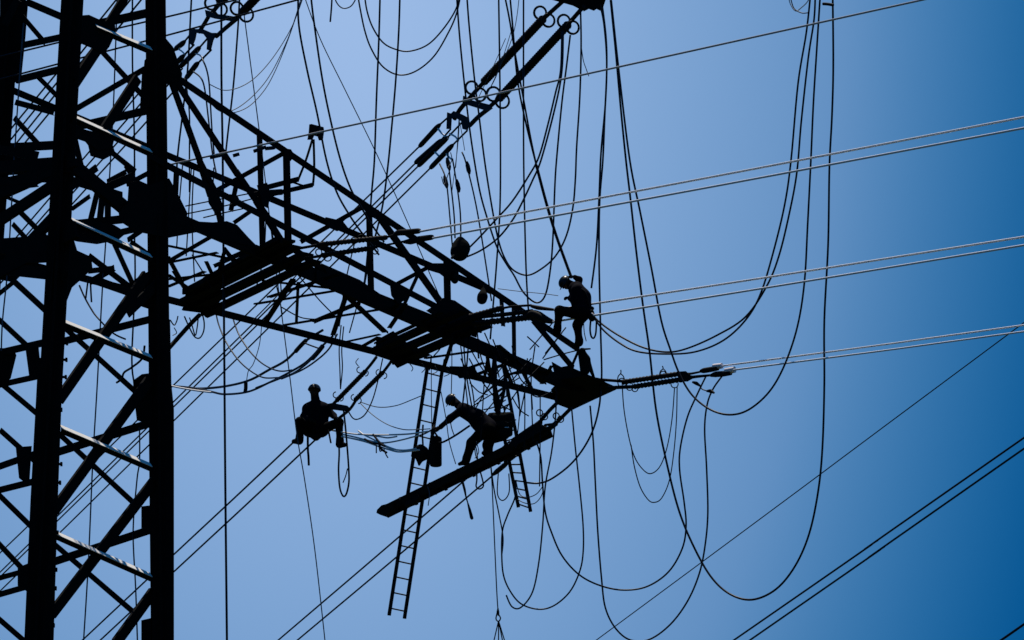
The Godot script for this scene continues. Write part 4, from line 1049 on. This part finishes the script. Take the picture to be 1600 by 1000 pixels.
	for q in [[754, 675, 737, 692, 729, 716, 728, 722, 718, 725, 0.12], [768, 680, 762, 696, 764, 710, 763, 713, 755, 708, -0.14]]:
		body.append([J(q[0], q[1], p, q[10]), J(q[2], q[3], p, q[10]), 0.15, 0.115, TROUSER])
		body.append([J(q[2], q[3], p, q[10]), J(q[4], q[5], p, q[10]), 0.112, 0.092, TROUSER])
		body.append([J(q[4], q[5], p, q[10]), J(q[6], q[7], p, q[10]), 0.072, 0.068, BOOT])
		body.append([J(q[6], q[7], p, q[10]), J(q[8], q[9], p, q[10]), 0.056, 0.043, BOOT])
	h1 = hand_bones(J(688, 666, p, 0.085), J(682, 670, p, 0.05) - J(688, 666, p, 0.085), out + upv, 0.9, 1.0)
	h2 = hand_bones(J(689, 668, p, -0.1), J(683, 671, p, -0.08) - J(689, 668, p, -0.1), upv - out, 0.9, -1.0)
	put("body", body_mesh([[body, 0.017, 42.0], [head_bones(hd, fc, tp, nk), 0.009, 90.0], [h1, 0.006, 190.0], [h2, 0.006, 190.0]], s.position), M.skin_and_cloth, s)
	add_helmet(s, hd, fc, tp)
	belt(s, J(757, 664, p), out, (upv * 0.8 + Vector3.RIGHT * 0.5).normalized(), 0.17, 0.165, 0.026)
	strap(s, [J(724, 630, p, 0.1), J(742, 641, p, 0.12), J(758, 654, p, 0.1)], 0.016)

	# --- perched on the upper chord near the tip, bowed over, one hand raised on the rope
	p = "C"
	s = thing("person", "lineman sitting bowed on the twin wires, one hand raised to a rope", "person", J(905, 515, p), g)
	hd = J(884, 442, p, 0.02)
	nk = J(896, 447, p)
	tp = (Vector3(-0.72, 0.5, 0.2)).normalized()
	fc = Vector3(-0.6, -0.85, 0.15)
	out = (planes.C as Plane).normal
	body = [[J(902, 451, p, 0.13), J(902, 451, p, -0.13), 0.1, 0.1, CLOTH], [J(900, 452, p), J(908, 465, p), 0.165, 0.2, CLOTH], [J(908, 465, p), J(911, 485, p), 0.2, 0.19, CLOTH], [J(911, 490, p, 0.08), J(911, 490, p, -0.08), 0.145, 0.145, TROUSER], [nk, J(901, 450, p), 0.07, 0.1, CLOTH], [J(898, 470, p), J(905, 484, p), 0.09, 0.12, CLOTH]]
	for q in [[908, 491, 874, 485, 871, 512, 871, 517, 867, 521, 0.12], [909, 494, 902, 508, 905, 532, 905, 536, 899, 540, -0.13]]:
		body.append([J(q[0], q[1], p, q[10]), J(q[2], q[3], p, q[10]), 0.13, 0.095, TROUSER])
		body.append([J(q[2], q[3], p, q[10]), J(q[4], q[5], p, q[10]), 0.092, 0.07, TROUSER])
		body.append([J(q[4], q[5], p, q[10]), J(q[6], q[7], p, q[10]), 0.07, 0.068, BOOT])
		body.append([J(q[6], q[7], p, q[10]), J(q[8], q[9], p, q[10]), 0.056, 0.043, BOOT])
	body.append([J(904, 450, p, -0.16), J(905, 437, p, -0.2), 0.066, 0.062, CLOTH])
	body.append([J(905, 437, p, -0.2), J(898, 433, p, -0.05), 0.06, 0.05, CLOTH])
	body.append([J(899, 453, p, 0.18), J(896, 469, p, 0.18), 0.08, 0.066, CLOTH])
	body.append([J(896, 469, p, 0.18), J(890, 466, p, 0.08), 0.06, 0.05, CLOTH])
	h1 = hand_bones(J(898, 433, p, -0.05), J(892, 431, p, 0.03) - J(898, 433, p, -0.05), upv, 1.1, 1.0)
	h2 = hand_bones(J(890, 466, p, 0.08), J(880, 462, p, 0.04) - J(890, 466, p, 0.08), upv, 1.0, -1.0)
	put("body", body_mesh([[body, 0.017, 42.0], [head_bones(hd, fc, tp, nk), 0.009, 90.0], [h1, 0.006, 190.0], [h2, 0.006, 190.0]], s.position), M.skin_and_cloth, s)
	add_helmet(s, hd, fc, tp)
	belt(s, J(913, 481, p), out, Vector3(1, 0.05, 0), 0.165, 0.16, 0.028)
	put("hip_glint", tube([J(924, 490, p, 0.06), J(926.5, 490.5, p, 0.06)], 0.02, s.position, 8), M.sunlit_metal, s)  # pale stub painted as a glint at the hip
	put("hip_pouch", body_mesh([[[[J(924, 488, p, 0.02), J(925, 497, p, 0.02), 0.06, 0.075, CLOTH]], 0.014, 60.0]], s.position), M.canvas, s)
	strap(s, [J(897, 446, p, 0.12), J(914, 456, p, 0.14), J(921, 480, p, 0.06)], 0.016)

# ---------------------------------------------------------------- gear
func blob_thing(called: String, label: String, cat: String, part: String, bones: Array, mat: String, cell := 0.016, k := 45.0) -> Node3D:
	var o := thing(called, label, cat, bones[0][0])
	var bb := []
	for b in bones: bb.append([b[0], b[1], b[2], b[3], CLOTH])
	var got := grow(bb, cell, k, o.position)
	put(part, array_mesh(got[0], got[1], got[2]), M[mat], o)
	return o

func ladder(label: String, pl: String, l0: Array, l1: Array, rungs: Array, wpx: float) -> void:
	var o := thing("ladder", label, "ladder", P(l0[0], l0[1], pl), "ladders hung from the crossarm")
	for q in [l0, l1]:
		var st := begin()
		var a := P(q[0], q[1], pl)
		var b := P(q[2], q[3], pl)
		box_between(st, a - o.position, b - o.position, (planes[pl] as Plane).normal, wpx * px_size(a), wpx * px_size(a) * 1.3)
		put("rail", done(st), M.fitting, o)
	for t: float in rungs:
		var a := P(lerpf(l0[0], l0[2], t), lerpf(l0[1], l0[3], t), pl)
		var b := P(lerpf(l1[0], l1[2], t), lerpf(l1[1], l1[3], t), pl)
		put("rung", tube([a, b], 0.018, o.position, 6), M.fitting, o)

func gear() -> void:
	var r := []
	for i in 16: r.append((16.0 + i * 23.9) / 385.0)
	ladder("long ladder hanging from the arm down past the plank", "zE", [669, 566, 608, 961], [692, 572, 632, 966], r, 5.4)
	r = []
	for i in 16: r.append((14.0 + i * 13.2) / 217.0)
	ladder("short ladder hanging behind the far end of the plank", "pL", [769, 590, 810, 792], [787, 575, 829, 799], r, 5.2)
	var lad: Node3D = get_node("ladder")
	for q in [[671, 578, 674, 556], [691, 582, 694, 562]]: put("hanging_rope", tube([P(q[0], q[1], "zE"), P(q[2], q[3], "B")], 0.016, lad.position), M.rope, lad)
	# work platform
	var o := thing("work_platform", "long dark plank slung below the arm tip, a lineman standing on it", "platform", P(730, 738, "P"))
	var n: Vector3 = (planes.P as Plane).normal
	var a := P(600, 801, "P")
	var b := P(858, 674, "P")
	var d := (b - a).normalized()
	for s in [-1.0, 1.0]:
		var st := begin()
		box_between(st, a + n * s * 0.13 - o.position, b + n * s * 0.13 - o.position, n, 0.2, 0.05)
		put("side_beam", done(st), M.timber, o)
	for k in 3:
		var st := begin()
		var y := n * (k - 1) * 0.075 + n.cross(d) * (0.105 if n.cross(d).y > 0 else -0.105)
		box_between(st, a + y - o.position, b + y - o.position, n.cross(d), 0.07, 0.03)
		put("plank", done(st), M.timber, o)
	put("end_cap", flat_plate([P(603, 793, "P"), P(596, 800, "P"), P(595, 805, "P"), P(607, 809, "P"), P(622, 800, "P"), P(622, 788, "P")], n, 0.2, o.position), M.timber, o)
	put("end_bracket", flat_plate([P(806, 690, "P"), P(838, 668, "P"), P(852, 666, "P"), P(859, 671, "P"), P(856, 676, "P"), P(838, 687, "P"), P(806, 704, "P")], n, 0.22, o.position), M.fitting, o)
	put("end_bracket", flat_plate([P(640, 788, "P"), P(660, 776, "P"), P(662, 780, "P"), P(652, 789, "P"), P(638, 794, "P")], n, 0.18, o.position), M.fitting, o)
	for t in [0.12, 0.3, 0.47, 0.62, 0.8]:
		var m := a.lerp(b, t)
		var across := n.cross(d)
		var loop := []
		for i in 17: loop.append(m + n * cos(TAU * i / 16.0) * 0.2 + across * sin(TAU * i / 16.0) * 0.145 + d * (0.02 * sin(i * 1.7)))
		put("lashing", tube(loop, 0.014, o.position, 6), M.rope, o)
		var st := begin()
		box_between(st, m + d * 0.25 - n * 0.16 - across * 0.1 * signf(across.y) - o.position, m + d * 0.25 + n * 0.16 - across * 0.1 * signf(across.y) - o.position, across, 0.07, 0.05)
		put("batten", done(st), M.timber, o)
	put("hanger", tube([P(848, 670, "P"), P(852, 664, "P"), P(868, 662, "L2")], 0.03, o.position), M.fitting, o)
	put("hanger", tube([P(806, 700, "P"), P(800, 692, "L2")], 0.03, o.position), M.fitting, o)
	# bags
	o = blob_thing("tool_sack", "large block-shaped tool sack behind the bending lineman on the plank", "bag", "sack", [[P(772, 654, "P", -0.2), P(792, 653, "P", -0.2), 0.12, 0.11], [P(770, 668, "P", -0.2), P(790, 667, "P", -0.2), 0.15, 0.14], [P(772, 680, "P", -0.2), P(788, 678, "P", -0.2), 0.14, 0.13], [P(772, 688, "P", -0.2), P(786, 684, "P", -0.2), 0.07, 0.07], [P(766, 649, "P", -0.2), P(798, 648, "P", -0.2), 0.06, 0.055], [P(797, 650, "P", -0.2), P(797, 678, "P", -0.2), 0.065, 0.06]], "canvas")
	put("sack_strap", tube(smooth_path([P(778, 648, "P", -0.2), P(776, 638, "P", -0.2), P(784, 632, "P", -0.2), P(790, 648, "P", -0.2)], 5), 0.018, o.position), M.webbing, o)
	put("sack_glint", tube([P(789, 668, "P", -0.08), P(795, 668, "P", -0.08)], 0.014, o.position), M.sunlit_metal, o)  # small pale stub that paints a glint on the sack
	o = thing("rope_bundle", "thick bundle of coiled rope hanging between arm and tool sack", "rope", P(775, 615, "M", 0.8))
	put("coil", tube(smooth_path([P(773, 556, "M", 0.8), P(772, 590, "M", 0.8), P(775, 620, "M", 0.8), P(779, 648, "M", 0.8)], 5), [0.04, 0.05, 0.055, 0.06, 0.07, 0.07, 0.06, 0.055, 0.055, 0.06, 0.07, 0.08, 0.075, 0.07, 0.06, 0.045], o.position, 9), M.rope, o)
	put("rope_tail", tube(smooth_path([P(789, 590, "M", 0.8), P(787, 612, "M", 0.8), P(782, 632, "M", 0.8), P(776, 646, "M", 0.8)], 5), 0.04, o.position), M.rope, o)
	o = blob_thing("pulley_bag", "plump dark bag sitting on the upper chord above the arm's middle", "bag", "bag", [[P(719, 376, "A", 0.1), P(720, 387, "A", 0.1), 0.09, 0.19], [P(720, 387, "A", 0.1), P(718, 394, "A", 0.1), 0.2, 0.2], [P(715, 398, "A", 0.1), P(706, 403, "A", 0.1), 0.08, 0.03]], "canvas")
	put("drawstring", tube([P(719, 378, "A", 0.1), P(720, 366, "A", 0.1)], 0.02, o.position), M.webbing, o)
	o = blob_thing("hanging_bag", "small pear-shaped bag hanging under the upper chord", "bag", "bag", [[P(755, 453, "A", 0.1), P(754, 463, "A", 0.1), 0.05, 0.1], [P(754, 463, "A", 0.1), P(753, 468, "A", 0.1), 0.105, 0.108]], "canvas")
	put("drawstring", tube([P(755, 455, "A", 0.1), P(757, 446, "A", 0.1)], 0.025, o.position), M.webbing, o)
	o = blob_thing("hanging_bag", "dark bulge of gear strapped beneath the joint below the plump bag", "bag", "bag", [[P(712, 427, "A", 0.1), P(710, 436, "A", 0.1), 0.06, 0.085], [P(716, 434, "A", 0.1), P(711, 440, "A", 0.1), 0.05, 0.04]], "canvas")
	o = blob_thing("hanging_bag", "lumpy dark bag tied to the long ladder beside the bucket", "bag", "bag", [[P(657, 702, "zE", 0.2), P(658, 711, "zE", 0.2), 0.12, 0.135], [P(648, 708, "zE", 0.2), P(645, 712, "zE", 0.2), 0.085, 0.045], [P(656, 716, "zE", 0.2), P(655, 726, "zE", 0.2), 0.1, 0.03], [P(664, 704, "zE", 0.2), P(664, 714, "zE", 0.2), 0.08, 0.07]], "canvas")
	put("bag_tie", tube([P(661, 698, "zE", 0.2), P(660, 680, "zE", 0.1), P(661, 664, "zE", 0.05)], 0.022, o.position), M.webbing, o)
	# bucket
	o = thing("tool_bucket", "upright cylindrical canvas bucket hung on the long ladder by two ropes", "bucket", P(681, 727, "zE", 0.3))
	var top := P(681, 683, "zE", 0.3)
	var bot := P(681, 728, "zE", 0.3)
	var h := bot - top
	put("bucket_body", tube([top, top + h * 0.02, top + h * 0.06, top + h * 0.5, top + h * 0.94, top + h * 0.985, bot], [0.11, 0.128, 0.142, 0.14, 0.142, 0.135, 0.12], o.position, 18), M.canvas, o)
	for s in [-6.0, 4.0]: put("bucket_rope", tube(smooth_path([top + Vector3.RIGHT * s * 0.0125, P(677 + s * 0.5, 674, "zE", 0.25), P(679, 664, "zE", 0.12)], 4), 0.024, o.position), M.rope, o)
	# sack at the arm tip
	o = blob_thing("tip_sack", "upright sack with a flat flaring mouth standing on the arm tip", "bag", "sack", [[P(910, 549, "A", 0.1), P(914, 562, "A", 0.1), 0.07, 0.11], [P(914, 562, "A", 0.1), P(915, 580, "A", 0.1), 0.12, 0.09], [P(918, 565, "A", 0.1), P(928, 590, "A", 0.1), 0.07, 0.03], [P(908, 546, "A", 0.1), P(922, 545, "A", 0.1), 0.028, 0.02]], "canvas", 0.014, 55.0)
	# dangling tool and hook
	o = thing("dangling_tool", "club-shaped tool dangling on a line under the plank", "tool", P(735, 800, "P", 0.1))
	put("tool_handle", tube([P(722, 750, "P", 0.1), P(726, 765, "P", 0.1), P(728, 776, "P", 0.1), P(731, 786, "P", 0.1)], [0.03, 0.03, 0.018, 0.016], o.position), M.fitting, o)
	put("tool_head", tube([P(731, 786, "P", 0.1), P(734, 797, "P", 0.1), P(737, 809, "P", 0.1), P(738, 811, "P", 0.1)], [0.018, 0.034, 0.042, 0.03], o.position), M.fitting, o)
	o = thing("hook_block", "small hook block with spreading slings at the bottom edge of the picture", "hook", P(778, 960, "P", -0.2))
	put("swivel", tube([P(778, 950, "P", -0.2), P(778, 956, "P", -0.2), P(779, 962, "P", -0.2)], [0.015, 0.035, 0.02], o.position), M.fitting, o)
	put("hook", tube(smooth_path([P(779, 960, "P", -0.2), P(782, 966, "P", -0.2), P(779, 971, "P", -0.2), P(775, 967, "P", -0.2), P(777, 957, "P", -0.2)], 5), 0.016, o.position), M.fitting, o)
	for q in [[772, 1000, 769, 1060], [779, 1000, 780, 1060], [785, 1000, 796, 1060], [790, 1006, 812, 1060]]: put("sling", tube([P(779, 970, "P", -0.2), P(q[0], q[1], "P", -0.2), P(q[2], q[3], "P", -0.2)], 0.014, o.position), M.rope, o)

func _ready() -> void:
	var a := deg_to_rad(TILT)
	fwd = Vector3(0, sin(a), -cos(a))
	upv = Vector3(0, cos(a), sin(a))
	# camera
	var cam := Camera3D.new()
	cam.name = "camera"
	cam.fov = rad_to_deg(2.0 * atan(500.0 / FOCAL))
	cam.position = eye
	cam.rotation = Vector3(a, 0, 0)
	cam.near = 0.5
	cam.far = 4000.0
	add_child(cam)
	cam.current = true
	# sky and exposure
	var env := Environment.new()
	env.background_mode = Environment.BG_SKY
	var pano := PanoramaSkyMaterial.new()
	pano.panorama = ImageTexture.create_from_image(sky_image())
	var sky := Sky.new()
	sky.sky_material = pano
	env.sky = sky
	env.tonemap_mode = Environment.TONE_MAPPER_LINEAR
	env.tonemap_exposure = 1.0
	env.sdfgi_enabled = true
	env.ssao_enabled = true
	env.ssil_enabled = true
	var we := WorldEnvironment.new()
	we.name = "sky"
	we.environment = env
	add_child(we)
	# sun: high and beyond the tower
	var sun := DirectionalLight3D.new()
	sun.name = "sun"
	var se := deg_to_rad(76.0)
	var saz := deg_to_rad(-2.0)
	var to_sun := Vector3(sin(saz) * cos(se), sin(se), -cos(saz) * cos(se))
	sun.basis = Basis.looking_at(-to_sun, Vector3.UP)
	sun.light_energy = 1.6
	sun.light_angular_distance = 0.5
	sun.light_color = Color(1.0, 0.96, 0.9)
	sun.shadow_enabled = true
	add_child(sun)

	materials()
	# ground
	var gm := PlaneMesh.new()
	gm.size = Vector2(6000, 6000)
	var gr := put("ground", gm, M.grass)
	gr.set_meta("kind", "structure")

	# the planes of the place, laid out from the root of the near bottom chord
	var root_near := eye + ray(255, 330) * REACH
	planes.H = Plane(Vector3.UP, root_near.y)
	var root_far := P(10, 405, "H")
	var near_corner := P(95, 267, "H")
	var tip := P(900, 604, "H")
	planes.NR = upright(near_corner, root_near)
	planes.FR = upright(root_far, root_near)
	planes.LN = along(near_corner, root_near - root_far)
	planes.zR = Plane(Vector3(0, 0, 1), root_near.z)
	planes.zF = Plane(Vector3(0, 0, 1), root_far.z)
	planes.zN = Plane(Vector3(0, 0, 1), near_corner.z)
	planes.zL = Plane(Vector3(0, 0, 1), near_corner.z + root_far.z - root_near.z)
	planes.A = upright(root_near, P(885, 602, "H"))
	planes.B = upright(root_far, P(868, 620, "H"))
	planes.M = upright((root_near + root_far) * 0.5, tip)
	planes.tipZ = Plane(Vector3(0, 0, 1), tip.z)
	var right := Vector3(0.82, 0, 0.57)
	planes.V = along(P(940, 602, "H"), right)
	planes.V1 = along(P(466, 392, "H"), right)
	planes.V2 = along(P(738, 500, "H"), right)
	planes.V4 = along(P(330, 243, "A"), right)
	planes.V5 = along(P(262, 50, "zR"), right)
	var left := Vector3(-0.43, 0, -0.9)
	planes.L1 = along(P(598, 556, "H"), left)
	planes.L2 = along(P(886, 632, "H"), left)
	planes.L3 = along(P(905, 0, "tipZ"), left)
	planes.L4 = along(P(430, -30, Plane(Vector3(0, 0, 1), P(598, 556, "H").z)), left)
	planes.L5 = along(P(183, 0, "zF"), left)
	planes.L6 = along(P(1375, 842, Plane(Vector3(0, 0, 1), tip.z + 6.0)), left)
	planes.L7 = along(P(1375, 672, Plane(Vector3(0, 0, 1), tip.z - 8.0)), left)
	planes.P = along(P(856, 674, "L2"), Vector3(-0.8, 0, -0.4))
	planes.pA = Plane(Vector3(0, 0, 1), P(512, 640, "L1").z)
	planes.zE = Plane(Vector3(0, 0, 1), P(640, 780, "P").z - 0.35)
	planes.pL = Plane(Vector3(0, 0, 1), P(785, 690, "P").z - 0.65)
	planes.C = Plane((planes.V2 as Plane).normal, (planes.V2 as Plane).d + 0.16)

	build_tower()
	insulator_sets()
	conductors()
	people()
	gear()
	hanging()
